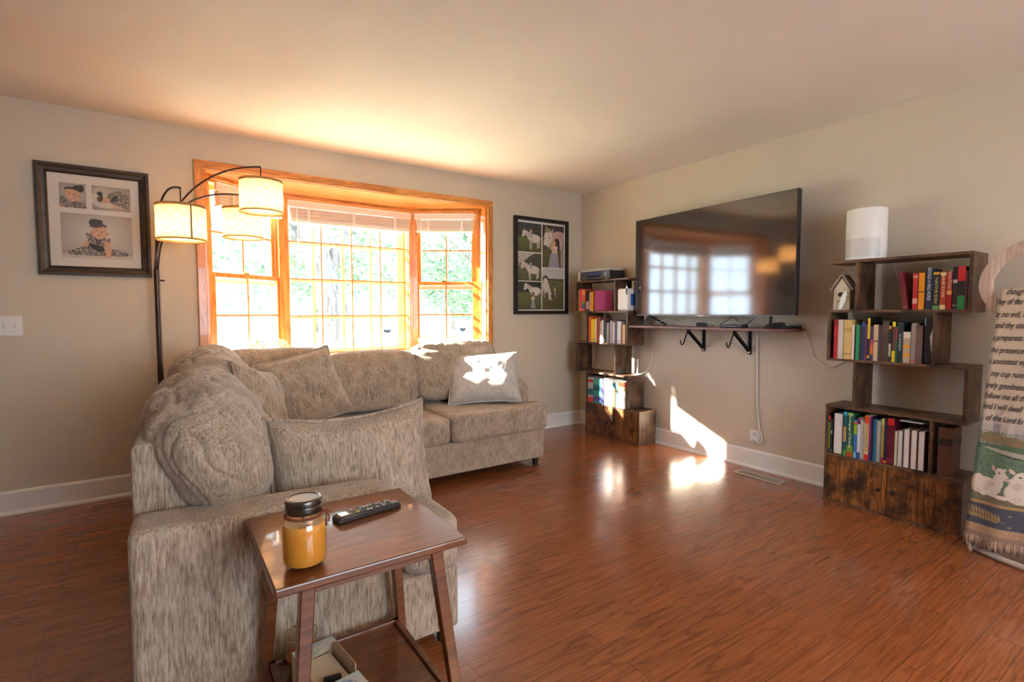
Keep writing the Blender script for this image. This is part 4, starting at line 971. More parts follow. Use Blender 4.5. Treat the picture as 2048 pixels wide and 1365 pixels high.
b3(2.8445, 2.8545, zz, .262, .2, '8f2070', 'thin magenta and violet book right of the Pathology book', G3, None, 'ffffff', [(0, .2, '4a2a8c')])
b3(2.8555, 2.8675, zz, .258, .2, '141a1c', 'thin black textbook between the magenta and the blue spiral-bound books', G3, None, '9ab0b0', [(.1, .9, '1d282a')])
b3(2.8685, 2.9065, zz, .252, .2, '1f6690', 'blue spiral-bound textbook with an orange head label', G3, None, 'ffffff', [], spiral=True)
m_ = MB(); m_.box((FR+.003, -2.8855, zz+.03), (FR+.004, -2.869, zz+.248)); tagm = None
b3(2.9075, 2.922, zz, .264, .2, 'a08c3c', 'olive-gold book with a red foot on the lower shelf', G3, None, '3a2a1a', [(0, .14, '8c2a20'), (.85, 1, 'c8c060')])
b3(2.923, 2.936, zz, .262, .2, '2a1a3c', 'dark violet book with an orange square at its foot', G3, None, 'c8b8d8', [(.02, .08, 'e07028')])
b3(2.9375, 2.9705, zz, .270, .21, '5c1028', 'thick burgundy textbook with a red head on the lower shelf', G3, None, 'd8a060', [(.86, 1, 'b8181c'), (.05, .16, '74203a')])
b3(2.973, 2.9905, zz, .205, .17, '9a805c', 'tan book with page edges out, right of the burgundy textbook', G3, rev=True)
b3(2.9925, 3.0115, zz, .210, .17, 'cfcbd0', 'white book with page edges out on the lower shelf', G3, rev=True)
lbs = ['left of the three maroon books with pale page edges facing out', 'middle of the three maroon books with pale page edges facing out', 'right of the three maroon books with pale page edges facing out, next to the divider']
for i, a in enumerate((3.0155, 3.0495, 3.0835)): b3(a, a+.0325, zz, .224, .185, '4a1420', lbs[i], G3, rev=True)
tag(MB().box((FR+.02, -3.10, zz+.262), (FR+.12, -2.99, zz+.266)).build('paper_pad', WHITE, None), 'thin white pad lying on top of the books under the shelf board', 'paper pad')
bx_ = wthing('keepsake_box', (-.19, -3.205, zz), 'tall reddish-brown box with a dark band on the bookshelf base, right of the divider', 'box')
BXM = mat('reddish_brown_card', (.10, .038, .022), .55)
MB().box((-.262, -3.232, zz), (-.12, -3.172, zz+.262)).build('box_body', BXM, bx_, bevel=.002); MB().box((-.2635, -3.2335, zz+.165), (-.1185, -3.1705, zz+.205)).build('dark_band', flat((.03, .014, .01), .5), bx_)

# left bookshelf
G4 = 'books on the upper left shelf'; zz = 1.197+TT/2
q = [(.222, .238, .215, '2f5a3c', 'green book at the left end of the corner bookshelf upper row'), (.240, .252, .213, 'e07a28', 'orange book beside the green one on the corner bookshelf'), (.254, .288, .222, 'd8455c', 'coral-pink book on the upper row of the corner bookshelf'),
     (.290, .332, .214, 'c8704a', 'multicoloured orange and blue book on the upper row of the corner bookshelf'), (.334, .350, .206, '8a2c28', 'dark red book left of the black book on the corner bookshelf'), (.352, .392, .190, '1c1a1a', 'black book with white marks on the upper row of the corner bookshelf'),
     (.396, .428, .186, 'c89a60', 'tan book left of the yellow one on the corner bookshelf'), (.430, .452, .190, 'e0a818', 'yellow book left of the magenta binder')]
for i, (a, b, h, c, lb) in enumerate(q):
    book(FL, a, b, zz, h, .15, c, lb, G4, None, 'ffffff', [[], [], [(.05, .1, 'f0a0a0')], [(.12, .3, '2a6a9a'), (.3, .45, '6a9a3c'), (.75, .95, 'e0a050')], [], [(.1, .5, 'b0a8a0')], [], []][i])
mg = empty('photo_binder', (FL+.004, -.545, zz), 0, 'wide magenta binder standing at an angle on the corner bookshelf', 'binder'); mg.rotation_euler = (0, 0, 0)
MG = mat('magenta_cloth', (.42, .045, .16), .5)
Mb = Matrix.Rotation(R(-38), 4, 'Z')
mg.location = (FL+.012, -.462, zz); m_ = MB(); m_.box((0, -.028, 0), (.17, .0, .200), Matrix.Rotation(R(-42), 4, 'Z')); m_.build('binder_cover', MG, mg, bevel=.006, seg=3); m_ = MB(); m_.box((.004, -.0235, -.0005), (.1715, -.0045, .1985), Matrix.Rotation(R(-42), 4, 'Z')); m_.build('sheets', PAGESW, mg)
G5 = 'books on the second left shelf'; zz = .897+TT/2
cols = [('e0662c', .248, .030, 'tall orange book at the left end of the second row of the corner bookshelf'), ('e6c814', .222, .052, 'broad yellow book on the second row of the corner bookshelf'), ('d8d0c4', .226, .018, 'white book right of the broad yellow one'), ('c0342c', .225, .012, 'thin red book on the second row of the corner bookshelf'),
        ('8c4a38', .236, .026, 'russet book with a pale top right of the thin red one'), ('c8a888', .205, .022, 'beige book left of the white pair on the second row'), ('dcdce0', .215, .022, 'first of two white books in the middle of the second row'), ('4c5058', .214, .016, 'grey book between the white books on the second row'),
        ('2a2c30', .212, .022, 'black book in the middle of the second row of the corner bookshelf'), ('a8a49c', .190, .026, 'pale grey shorter book right of the black one'), ('3a3c44', .208, .014, 'thin charcoal book on the second row of the corner bookshelf'), ('c8d0d8', .206, .016, 'thin light blue-grey book on the second row'),
        ('b87a80', .214, .012, 'thin dusty pink book on the second row of the corner bookshelf'), ('d4d0cc', .196, .026, 'white paperback right of the dusty pink book'), ('50608a', .204, .014, 'thin blue book on the second row of the corner bookshelf'), ('6a6a60', .210, .014, 'thin olive grey book on the second row of the corner bookshelf'),
        ('e0e2e6', .205, .040, 'broad white book near the right end of the second row'), ('8c5a38', .178, .018, 'short brown book near the right end of the second row'), ('d8b888', .176, .030, 'short cream book at the right end of the second row')]
ya = .390; tot = sum(c[2] for c in cols); sc = (.874-.390)/tot
for c, h, w_, lb in cols:
    book(FL, ya, ya+w_*sc-.0008, zz, h, .14, c, lb, G5, hard=w_ > .02, bands=[(.1, .13, '808080')] if w_ > .02 else []); ya += w_*sc
G6 = 'books on the lower left shelf'; zz = .300+TT/2
cols = [('b0b4b4', .245, .070, 'wide silver and teal boxed book at the corner bookshelf\'s lower left', [(.3, .55, '2f7078'), (.8, .92, 'c02830'), (0, .2, 'd04040')]), ('3f9a98', .240, .090, 'broad teal book with its cover design showing on the lower row', [(.1, .3, '5a5a9a'), (.5, .75, '226068')]),
        ('2c3a78', .250, .022, 'dark blue book on the lower row of the corner bookshelf', []), ('5a5a98', .246, .018, 'violet-blue book beside the dark blue one', []), ('d8c4b0', .258, .030, 'cream book on the lower row of the corner bookshelf', []),
        ('e0dcd8', .252, .040, 'white book in the middle of the lower row of the corner bookshelf', []), ('e8e0d8', .248, .030, 'pale white book left of the tan one on the lower row', []), ('c07a48', .222, .038, 'tan-orange book on the lower row of the corner bookshelf', [(.8, 1, '2a4a50')]),
        ('4a90a8', .238, .020, 'light blue book right of the tan-orange one', []), ('b86a50', .236, .014, 'thin terracotta book on the lower row of the corner bookshelf', []), ('e4d8c8', .250, .085, 'very broad cream book with a red-orange top label, lower row right end', [(.80, .98, 'd0401c'), (.66, .76, 'c8a870')])]
ya = .382; tot = sum(c[2] for c in cols); sc = (.892-.382)/tot
for c, h, w_, lb, bd in cols:
    book(FL, ya, ya+w_*sc-.0008, zz, h, .16, c, lb, G6, hard=w_ > .02, bands=bd); ya += w_*sc

# player, magazines, white box, router
zt = 1.497+TT/2
vp = wthing('disc_player', (-.17, -.46, zt), 'silver and black cassette and disc player on top of the corner bookshelf', 'media player')
MB().box((-.235, -.665, zt+.008), (-.045, -.262, zt+.085)).build('case', flat((.03, .03, .032), .4, .3), vp, bevel=.003)
MB().box((-.247, -.667, zt+.008), (-.235, -.260, zt+.086)).build('front_panel', flat((.10, .10, .105), .3, .5), vp, bevel=.003)
MB().box((-.2478, -.55, zt+.050), (-.2468, -.36, zt+.064)).build('display', flat((.05, .08, .35), .2), vp); MB().box((-.2478, -.545, zt+.026), (-.2468, -.365, zt+.047)).build('tape_door', flat((.012, .012, .014), .3), vp)
MB().lathe([(.024, 0), (.023, .006), (.012, .007), (.011, .003), (0, .003)], (0, 0, 0), 28).build('jog_dial', flat((.2, .2, .21), .3, .6), vp, smooth=True).matrix_local = Matrix.Translation((-.247+.17, -.61+.46, .052)) @ Matrix.Rotation(R(-90), 4, 'Y')
for yb_ in (-.28, -.295, -.31, -.325): MB().box((-.249, yb_-.004, zt+.018), (-.2468, yb_+.004, zt+.023)).build('button', flat((.35, .35, .36), .4), vp)
for yy in (-.315, -.61): MB().lathe([(.012, 0), (.013, .008)], (-.225, yy, zt), 16).build('rubber_foot', flat((.55, .5, .42), .6), vp)
for i, (dz, c, dx, lb) in enumerate([(.0862, 'a8a49a', .0, 'grey-white magazine lying directly on the disc player'), (.0935, 'b89a4c', .012, 'yellow-edged magazine in the middle of the stack on the disc player'), (.1005, 'd0cec8', -.006, 'white magazine topmost on the disc player')]):
    e = empty('magazine', (-.15+dx, -.46, zt+dz), R(1.5*i-1), lb, 'magazine', 'magazines on the disc player')
    m = MB(); m.box((-.095, -.20, 0), (.095, .20, .0008)); m.box((-.095, -.20, .0058), (.095, .20, .0066)); m.box((.0945, -.20, .0008), (.095, .20, .0058)); m.build('cover', flat(hexc(c), .35), e); MB().box((-.093, -.198, .0008), (.0945, .198, .0058)).build('page_block', PAGESW, e)
wb_ = wthing('white_case', (-.2, -.237, zt), 'small cream-white case behind the left end of the disc player', 'case')
MB().box((-.225, -.258, zt), (-.06, -.205, zt+.094)).build('case_body', CREAM, wb_, bevel=.006)
MB().box((-.2262, -.250, zt+.104), (-.05, -.208, zt+.112)).build('coloured_booklet', flat(hexc('c89a4c')), wb_) if False else None
MB().box((-.223, -.255, zt+.094), (-.065, -.208, zt+.104)).build('yellow_lid', flat(hexc('b08038')), wb_, bevel=.002)
zs = 1.197+TT/2
rt_ = wthing('router_box', (-.18, -.86, zs), 'white rounded box with a blue square label beside the television, on the corner bookshelf', 'box')
MB().box((-.245, -.895, zs), (-.09, -.768, zs+.205)).build('box_body', WPLAST, rt_, bevel=.018, seg=4, smooth=True)
Mx = frame_mx((-.1, 0, 0), (0, -1, 0), (0, 0, 1))
MB().box((-.20, -.8958, zs+.05), (-.13, -.895, zs+.155)).build('blue_label', flat((.03, .11, .50)), rt_)
hp_ = wthing('cable_clip', (-.19, -.775, 1.33), 'small black clip with silver ends hanging beside the television edge', 'clip')
MB().tube([(-.262, -.90, 1.45), (-.262, -.902, 1.40), (-.262, -.9, 1.355)], .006, 8).build('clip_body', BLACKP, hp_); MB().lathe([(.008, 0), (.009, .02)], (-.262, -.9, 1.405), 12).build('silver_end', CHROME, hp_)
tr_ = wthing('stick_charger', (-.06, -.99, .613), 'upright white stick on a small round stand on the corner bookshelf step', 'charger')
MB().lathe([(.032, 0), (.032, .006), (.012, .010)], (-.075, -.872, .613), 24).build('stand', WPLAST, tr_, smooth=True); MB().box((-.082, -.879, .62), (-.068, -.865, .76)).build('stick', WPLAST, tr_, bevel=.005)
cable('thin_cable', [(-.075, -.895, .617), (-.03, -.95, .66), (-.012, -.985, .78), (-.012, -.99, .9), (-.012, -.985, 1.02)], .0022, WC, 'thin white cable curving up behind the corner bookshelf step')
cable('thin_cable', [(-.02, -.235, 1.186), (-.035, -.228, 1.08), (-.045, -.215, .98), (-.04, -.21, .91)], .0022, WC, 'thin white cable dangling at the left edge of the corner bookshelf')

# air purifier
ap_ = wthing('air_purifier', (-.15, -2.745, zt), 'white cylindrical air purifier with a perforated lower front on top of the right bookshelf', 'air purifier')
pc = (-.15, -2.748, zt)
MB().lathe([(.098, 0), (.104, .004), (.105, .01), (.105, .298), (.102, .306), (.094, .309), (.080, .305), (.070, .304)], pc, 64).build('housing', WPLAST, ap_, smooth=True)
m_ = MB()
for j in range(15):
    for i in range(28):
        a = R(112)+R(132)*(i+.5*(j % 2))/28; z = .022+j*.0072; c_ = Vector((.1052*cos(a), .1052*sin(a), z))+Vector(pc); n_ = Vector((cos(a), sin(a), 0)); s_ = Vector((-sin(a), cos(a), 0)); zz_ = Vector((0, 0, 1)); r_ = .0023
        m_.add([c_+n_*.0003+s_*r_*cos(q_)+zz_*r_*sin(q_) for q_ in [pi*k_/3 for k_ in range(6)]], [(0, 1, 2, 3, 4, 5)])
m_.build('perforation', flat((.22, .19, .17), .8), ap_, recalc=False)
m_ = MB(); c_ = Vector(pc)+Vector((-.1052, .012, .145)); m_.tube([Vector(pc)+Vector((.1056*cos(R(168)), .1056*sin(R(168)), .148)), Vector(pc)+Vector((.1056*cos(R(165)), .1056*sin(R(165)), .156)), Vector(pc)+Vector((.1056*cos(R(162)), .1056*sin(R(162)), .148))], .0016, 6); m_.build('front_mark', flat((1, 1, 1), .3), ap_)
Mx = Matrix.Translation(Vector(pc)) @ frame_mx((.1055*cos(R(158)), .1055*sin(R(158)), .275), (-sin(R(158)), cos(R(158)), 0), (0, 0, 1))
cable('thin_cable', [(-.04, -2.86, 1.48), (-.03, -2.87, 1.42), (-.028, -2.88, 1.36), (-.04, -2.85, 1.30), (-.04, -2.86, 1.24)], .0022, WC, 'thin white cable hanging below the air purifier behind the right bookshelf')

# birdhouse
bh = wthing('birdhouse', (-.2, -2.655, 1.205), 'small cream wooden birdhouse ornament with a white bird cut-out on the right bookshelf', 'birdhouse')
CW = M_wood('aged_cream_wood', (.45, .38, .27), (.62, .55, .42), (.70, .63, .50), .7, 'Z'); RW = M_wood('grey_tan_roof', (.22, .16, .11), (.33, .25, .18), (.42, .33, .24), .7, 'Y')
zb = 1.205; y0, y1, x0, x1 = -2.703, -2.613, -.235, -.165
m_ = MB(); m_.add([(x0, y0, zb), (x0, y1, zb), (x0, y1, zb+.125), (x0, y0, zb+.125), (x0, (y0+y1)/2, zb+.20), (x1, y0, zb), (x1, y1, zb), (x1, y1, zb+.125), (x1, y0, zb+.125), (x1, (y0+y1)/2, zb+.20)],
    [(0, 1, 2, 4, 3), (5, 8, 9, 7, 6), (0, 5, 6, 1), (1, 6, 7, 2), (0, 3, 8, 5)]); m_.build('house_body', CW, bh)
m_ = MB(); ym = (y0+y1)/2
for s_ in (-1, 1):
    A = Vector((x0-.012, ym, zb+.212)); B = Vector((x0-.012, ym+s_*.062, zb+.118)); n_ = Vector((0, s_*.006, .005)); X_ = Vector((x1-x0+.024, 0, 0))
    m_.add([A, B, B+n_, A+n_, A+X_, B+X_, B+n_+X_, A+n_+X_], [(0, 1, 2, 3), (4, 5, 6, 7), (0, 1, 5, 4), (1, 2, 6, 5), (2, 3, 7, 6), (3, 0, 4, 7)])
m_.build('roof', RW, bh)
def disc(m, c, r, n=20, xd=0):
    m.add([(c[0], c[1]+r*cos(2*pi*i/n), c[2]+r*sin(2*pi*i/n)) for i in range(n)], [tuple(range(n))])
m_ = MB(); disc(m_, (x0-.0008, ym+.006, zb+.095), .0155); m_.box((x0-.0009, ym-.002, zb+.052), (x0-.0007, ym+.02, zb+.057)); m_.build('entry_hole', flat((.05, .03, .02), .9), bh, recalc=False)
bird = [(-.032, .118), (-.030, .100), (-.040, .094), (-.030, .088), (-.028, .060), (-.012, .020), (-.004, .004), (.008, .006), (.006, .040), (.004, .062), (-.002, .082), (-.010, .098), (-.020, .112)]
vs = [(x0-.010, ym+y+.001, zb+z) for y, z in bird]+[(x0-.004, ym+y+.001, zb+z) for y, z in bird]; k = len(bird)
MB().add(vs, [tuple(range(k)), tuple(range(k, 2*k))[::-1]]+[(i, (i+1) % k, k+(i+1) % k, k+i) for i in range(k)]).build('bird_cutout', flat((.86, .88, .84), .5), bh)
MB().tube([(-.2, ym, zb+.215), (-.2, ym+.0, zb+.235), (-.2, ym-.012, zb+.252), (-.2, ym-.03, zb+.256), (-.2, ym-.046, zb+.246)], .004, 8).build('hanging_loop', flat((.5, .44, .36), .8), bh, smooth=True)

# ================================================================== PICTURES ON THE WINDOW WALL
def picture_frame(e, x0, x1, z0, z1, fw_, dp, m, fprof=True):
    yb = 0
    for (a, b, c, d) in ((x0, z0, x1, z0+fw_), (x0, z1-fw_, x1, z1)):
        pass
    prof = [(0, 0), (0, dp), (fw_*.25, dp), (fw_*.5, dp*.75), (fw_*.8, dp*.6), (fw_*.86, dp*.8), (fw_, dp*.45), (fw_, 0)] if fprof else [(0, 0), (0, dp), (fw_, dp), (fw_, 0)]
    cs = [(x0, z0, 1, 1), (x1, z0, -1, 1), (x1, z1, -1, -1), (x0, z1, 1, -1)]; k = len(prof); vs = []
    for cx, cz, sx, sz in cs:
        for t, d in prof: vs.append((cx+sx*t, -d, cz+sz*t))
    fs = []
    for i in range(4):
        j = (i+1) % 4
        for q_ in range(k): fs.append((i*k+q_, i*k+(q_+1) % k, j*k+(q_+1) % k, j*k+q_))
    MB().add(vs, fs).build('frame', m, e)
SKIN = (.62, .36, .22); SKD = (.45, .24, .14)
def dress(P_, m, seed, a=(.30, .25, .20), b=(.07, .055, .05)):
    P_.put(m, a); r = np.random.RandomState(seed).rand(P_.h//2+1, P_.w//2+1); r = np.kron(r, np.ones((2, 2)))[:P_.h, :P_.w]; P_.put(m & (r < .42), b); P_.put(m & (r > .86), (.45, .39, .31))
f1 = wthing('family_picture', (-4.036, -.001, 1.76), 'dark framed matted picture with three baby photographs, left of the floor lamp', 'picture')
picture_frame(f1, -4.314, -3.760, 1.424, 2.093, .056, .03, M_wood('dark_picture_frame', (.02, .013, .008), (.035, .023, .014), (.055, .036, .022), .45, 'X', 1))
a0, a1, c0, c1 = -4.262, -3.812, 1.474, 2.043
MB().box((a0, -.010, c0), (a1, -.004, c1)).build('mat_board', flat((.70, .66, .60), .8), f1)
def pane(nm, P_, x0, x1, z0, z1, e, y=-.0105):
    return P_.mesh(nm, PRINT, e, lambda u, v: (x0+(x1-x0)*u, y, z1-(z1-z0)*v))
X_ = lambda q: a0+(a1-a0)*q; Z_ = lambda q: c1-(c1-c0)*q
# head portrait
def sweep(P_, c0_, c1_):
    d = np.clip(np.hypot(P_.x-.5, P_.y-.5)/.75, 0, 1)[..., None]; P_.a[:] = np.array(c0_)*(1-d)+np.array(c1_)*d
P_ = Paint(64, 60, (.5, .45, .38)); sweep(P_, (.56, .52, .46), (.30, .26, .22))
dress(P_, P_.poly([(.05, .55), (.25, .50), (.4, .68), (.6, .72), (.9, .72), (1, 1), (0, 1), (.02, .75)], (0, 0, 0)), 1); P_.poly([(0, .85), (.12, .82), (.2, 1), (0, 1)], SKD)
P_.ell(.48, .48, .27, .27, SKIN); P_.ell(.42, .56, .09, .07, (.70, .40, .28)); P_.ell(.76, .52, .04, .06, SKD)
P_.ell(.47, .27, .27, .11, (.06, .045, .04), .12); P_.ell(.49, .335, .26, .08, SKIN, .12); P_.ell(.62, .18, .10, .10, (.03, .025, .025)); P_.ell(.80, .20, .12, .15, (.03, .025, .025)); P_.ell(.72, .16, .05, .09, (.06, .05, .05))
P_.ell(.38, .43, .035, .02, (.05, .03, .025)); P_.ell(.58, .45, .035, .02, (.05, .03, .025)); P_.ell(.46, .60, .09, .022, (.35, .12, .09)); P_.ell(.46, .585, .07, .012, (.8, .72, .65)); P_.ell(.46, .51, .03, .02, (.5, .27, .17)); P_.grain(.05)
pane('portrait_print', P_, X_(.125), X_(.405), Z_(.365), Z_(.105), f1)
P_ = Paint(80, 56, (.5, .45, .38)); sweep(P_, (.55, .50, .43), (.26, .22, .18)); P_.ell(.35, .55, .4, .35, (.58, .54, .47)); P_.ell(.25, .2, .22, .15, (.50, .44, .36))
dress(P_, P_.ell(.68, .45, .30, .30, (0, 0, 0), .5), 2); dress(P_, P_.ell(.85, .68, .14, .2, (0, 0, 0), .2), 3); P_.ell(.57, .48, .06, .17, (.03, .025, .025), .5)
P_.ell(.31, .56, .15, .14, SKIN); P_.ell(.19, .55, .07, .12, (.20, .10, .06)); P_.ell(.24, .50, .035, .16, (.04, .03, .03), .1); P_.ell(.20, .32, .07, .085, (.03, .025, .025)); P_.ell(.33, .50, .03, .012, SKD); P_.ell(.33, .62, .035, .015, (.5, .18, .14))
P_.ell(.58, .80, .12, .035, SKIN, .5); P_.ell(.72, .84, .10, .035, SKIN, .1); P_.grain(.05, 2)
pane('sleeping_print', P_, X_(.47), X_(.895), Z_(.365), Z_(.105), f1)
P_ = Paint(120, 80, (.5, .45, .38)); sweep(P_, (.66, .62, .55), (.32, .28, .24))
for q_ in (.15, .22, .80, .86): P_.rect(q_, 0, q_+.008, .6, (.50, .46, .40))
P_.ell(.5, .97, .6, .10, (.56, .50, .42))
dress(P_, P_.poly([(.08, .85), (.18, .80), (.34, .70), (.45, .68), (.62, .78), (.75, .76), (.9, .82), (.95, .9), (.75, .93), (.4, .93), (.1, .92)], (0, 0, 0)), 4)
dress(P_, P_.poly([(.33, .42), (.40, .43), (.50, .50), (.62, .52), (.69, .52), (.68, .60), (.60, .62), (.58, .78), (.42, .72), (.36, .60)], (0, 0, 0)), 5)
P_.poly([(.37, .64), (.58, .72), (.58, .80), (.50, .84), (.36, .70)], (.025, .02, .02)); P_.poly([(.29, .70), (.35, .58), (.38, .62), (.37, .70), (.33, .75)], SKIN); P_.poly([(.595, .60), (.68, .60), (.69, .80), (.67, .95), (.60, .95), (.60, .78)], SKIN)
P_.ell(.525, .40, .108, .145, SKIN); P_.ell(.42, .40, .02, .03, SKD); P_.ell(.64, .43, .02, .03, SKD); P_.ell(.53, .26, .105, .07, (.10, .06, .05), .12); P_.ell(.53, .31, .10, .06, SKIN, .12); P_.ell(.46, .19, .075, .095, (.028, .024, .024)); P_.ell(.52, .17, .06, .06, (.03, .025, .025)); P_.ell(.49, .26, .10, .035, (.05, .04, .04), -.1)
P_.ell(.485, .37, .016, .010, (.05, .03, .03)); P_.ell(.56, .385, .016, .010, (.05, .03, .03)); P_.ell(.52, .465, .035, .010, (.42, .14, .11)); P_.ell(.52, .43, .014, .01, (.48, .25, .16)); P_.ell(.47, .45, .03, .03, (.70, .40, .28)); P_.grain(.04, 3)
pane('seated_print', P_, X_(.125), X_(.90), Z_(.90), Z_(.42), f1)
MB().box((a0, -.0135, c0), (a1, -.013, c1)).build('glazing', M_glass('picture_glass', (1, 1, 1), .03, .05), f1)

f2 = wthing('horse_picture', (-.54, -.001, 1.65), 'tall black framed collage of five horse and girl photographs right of the window', 'picture')
picture_frame(f2, -.879, -.204, 1.176, 2.130, .034, .034, BLACKM, False)
a0, a1, c0, c1 = -.846, -.236, 1.209, 2.097
MB().box((a0, -.012, c0), (a1, -.004, c1)).build('white_backing', flat((.72, .69, .63), .7), f2)
HW = (.60, .56, .50); HG = (.40, .36, .32); DT = (.035, .04, .038); GR = (.11, .12, .045); GR2 = (.055, .06, .028); LAV = (.34, .33, .40); HAIR = (.04, .025, .02)
def field(P_, hz, sky, grass=GR, seed=0):
    P_.rect(0, 0, 1, hz, sky); P_.grad(0, hz, 1, 1, (.15, .155, .06), GR2); P_.speck(P_.y > hz, (.15, .15, .06), .3, seed)
def horse(P_, x, y, s, flip=1, legs=True, head=1):
    f = lambda a: x+a*s*flip
    P_.ell(f(.28), y, .27*s, .15*s, HW); 
    if legs:
        for lx, ll in ((.10, .38), (.16, .42), (.42, .36), (.49, .33)): P_.poly([(f(lx-.025), y+.05*s), (f(lx+.03), y+.05*s), (f(lx+.02), y+ll*s), (f(lx-.015), y+ll*s)], HW if lx != .16 else HG)
    P_.poly([(f(.02), y+.04*s), (f(-.14), y-.16*s), (f(-.06), y-.26*s), (f(.2), y-.12*s)], HW)
    P_.ell(f(-.16), y-.18*s, .085*s, .10*s, HW, 0); P_.ell(f(-.215), y-.08*s, .055*s, .10*s, HW, .5*flip); P_.ell(f(-.24), y-.01*s, .04*s, .045*s, (.12, .10, .09)); P_.ell(f(-.15), y-.16*s, .018*s, .018*s, (.03, .03, .03))
    P_.poly([(f(-.13), y-.27*s), (f(-.15), y-.42*s), (f(-.10), y-.27*s)], (.5, .4, .25)); P_.speck(P_.ell(f(.0), y-.12*s, .06*s, .09*s, HW, 0), (.45, .15, .15), .4)
def girl(P_, x, y, s, dressc=LAV):
    P_.ell(x, y, .065*s, .12*s, HAIR); P_.ell(x-.012*s, y-.02*s, .035*s, .045*s, SKIN); P_.poly([(x-.05*s, y+.06*s), (x+.05*s, y+.06*s), (x+.045*s, y+.2*s), (x-.045*s, y+.2*s)], (.66, .56, .50)); P_.poly([(x-.045*s, y+.2*s), (x+.045*s, y+.2*s), (x+.11*s, y+.48*s), (x-.11*s, y+.48*s)], dressc); P_.ell(x-.07*s, y+.12*s, .018*s, .08*s, SKIN, .3); P_.ell(x+.06*s, y+.12*s, .018*s, .08*s, SKIN, -.2)
U_ = lambda q: a0+(a1-a0)*q; V_ = lambda q: c1-(c1-c0)*q
P_ = Paint(56, 66, GR); field(P_, .50, DT, seed=1); P_.speck(P_.y < .3, (.12, .13, .13), .15, 3); horse(P_, .42, .52, .95); girl(P_, .55, .22, .6); P_.grain(.15); pane('riding_print', P_, U_(.025), U_(.495), V_(.345), V_(.025), f2, -.0125)
P_ = Paint(56, 66, GR); field(P_, .45, (.50, .47, .43), seed=2); P_.poly([(.2, .34), (.5, .12), (.7, .02), (1, .02), (1, .55), (0, .42)], (.07, .075, .06)); P_.speck(P_.y < .5, (.12, .12, .10), .12, 4); horse(P_, .38, .60, .95); girl(P_, .55, .33, .5); P_.grain(.12, 4); pane('meadow_print', P_, U_(.025), U_(.495), V_(.665), V_(.355), f2, -.0125)
P_ = Paint(56, 66, GR); field(P_, .38, DT, seed=3); horse(P_, .48, .33, .9, legs=False); P_.ell(.75, .35, .14, .16, (.66, .62, .56)); girl(P_, .64, .48, .95); P_.grain(.12, 5); pane('hugging_print', P_, U_(.025), U_(.495), V_(.985), V_(.675), f2, -.0125)
P_ = Paint(60, 100, GR); field(P_, .30, (.05, .035, .05), seed=4); P_.ell(.75, .35, .42, .22, (.48, .36, .33)); P_.speck(P_.ell(.75, .33, .40, .19, (.55, .42, .38)), (.38, .08, .10), .3, 6); P_.ell(.95, .75, .12, .35, (.33, .27, .24))
P_.ell(.28, .28, .19, .15, HW); P_.ell(.20, .42, .13, .12, HW, .4); P_.ell(.15, .54, .11, .06, (.10, .085, .08)); P_.ell(.33, .30, .025, .018, (.03, .03, .03)); P_.poly([(.22, .14), (.12, .0), (.29, .12)], (.6, .5, .35)); P_.ell(.25, .13, .14, .05, (.30, .28, .15)); P_.poly([(.4, .15), (.50, .07), (.46, .2)], HW)
P_.ell(.65, .42, .14, .12, HAIR); P_.ell(.72, .5, .08, .10, HAIR); P_.ell(.55, .42, .075, .07, SKIN); P_.poly([(.42, .5), (.70, .48), (.68, .66), (.45, .66)], (.66, .54, .46)); P_.ell(.48, .57, .12, .035, SKIN, .5); P_.ell(.37, .50, .035, .06, SKIN); P_.poly([(.38, .66), (.70, .64), (.78, 1), (.28, 1)], LAV); P_.speck(P_.poly([(.38, .66), (.70, .64), (.78, 1), (.28, 1)], LAV), (.26, .26, .32), .3, 8); P_.grain(.1, 7); pane('embrace_print', P_, U_(.515), U_(.975), V_(.505), V_(.025), f2, -.0125)
P_ = Paint(60, 96, GR); field(P_, .27, (.50, .49, .48), seed=5); P_.rect(0, .255, 1, .29, (.09, .09, .06)); P_.ell(.15, .24, .12, .06, (.08, .08, .06)); P_.ell(.15, .42, .13, .18, HW); P_.poly([(.10, .3), (.26, .32), (.42, .62), (.32, .72), (.22, .5)], HW); P_.ell(.36, .70, .07, .07, HW); P_.ell(.42, .74, .05, .03, HG); P_.rect(.08, .5, .11, .72, HG); P_.rect(.02, .5, .05, .66, HG); girl(P_, .58, .44, .55); P_.ell(.5, .68, .10, .05, (.12, .08, .06)); P_.speck(P_.y > .75, (.14, .12, .05), .3, 9); P_.grain(.1, 8); pane('grazing_print', P_, U_(.515), U_(.975), V_(.985), V_(.515), f2, -.0125)

# ================================================================== TAPESTRY THROW ON OVAL STAND
qs = wthing('oval_stand', (-.38, -3.66, 0), 'whitewashed wooden stand with an oval hoop holding the tapestry throw, far right', 'stand')
HC = Vector((-.385, -3.665, 1.325)); vs = []; fs = []; N = 72
for i in range(N):
    a = 2*pi*i/N; c_, s_ = cos(a), sin(a)
    for (ry, rz, x) in ((.325, .235, -.012), (.325, .235, .012), (.272, .183, .012), (.272, .183, -.012)):
        vs.append((HC.x+x, HC.y+ry*c_, HC.z+rz*s_))
for i in range(N):
    j = (i+1) % N
    for q_ in range(4): fs.append((i*4+q_, i*4+(q_+1) % 4, j*4+(q_+1) % 4, j*4+q_))
MB().add(vs, fs).build('oval_hoop', WASHED, qs, smooth=True, bevel=.003)
MB().box((-.40, -3.69, .05), (-.37, -3.64, 1.10)).build('post', WASHED, qs, bevel=.003)
GF = flat((.38, .33, .29), .5)
MB().tube([(-.455+.10*abs(cos(a))**2-.03, -3.66+.30*cos(a), .016+.0*sin(a)) for a in [R(q_) for q_ in range(15, 166, 6)]], .014, 10).build('curved_foot', GF, qs, smooth=True)
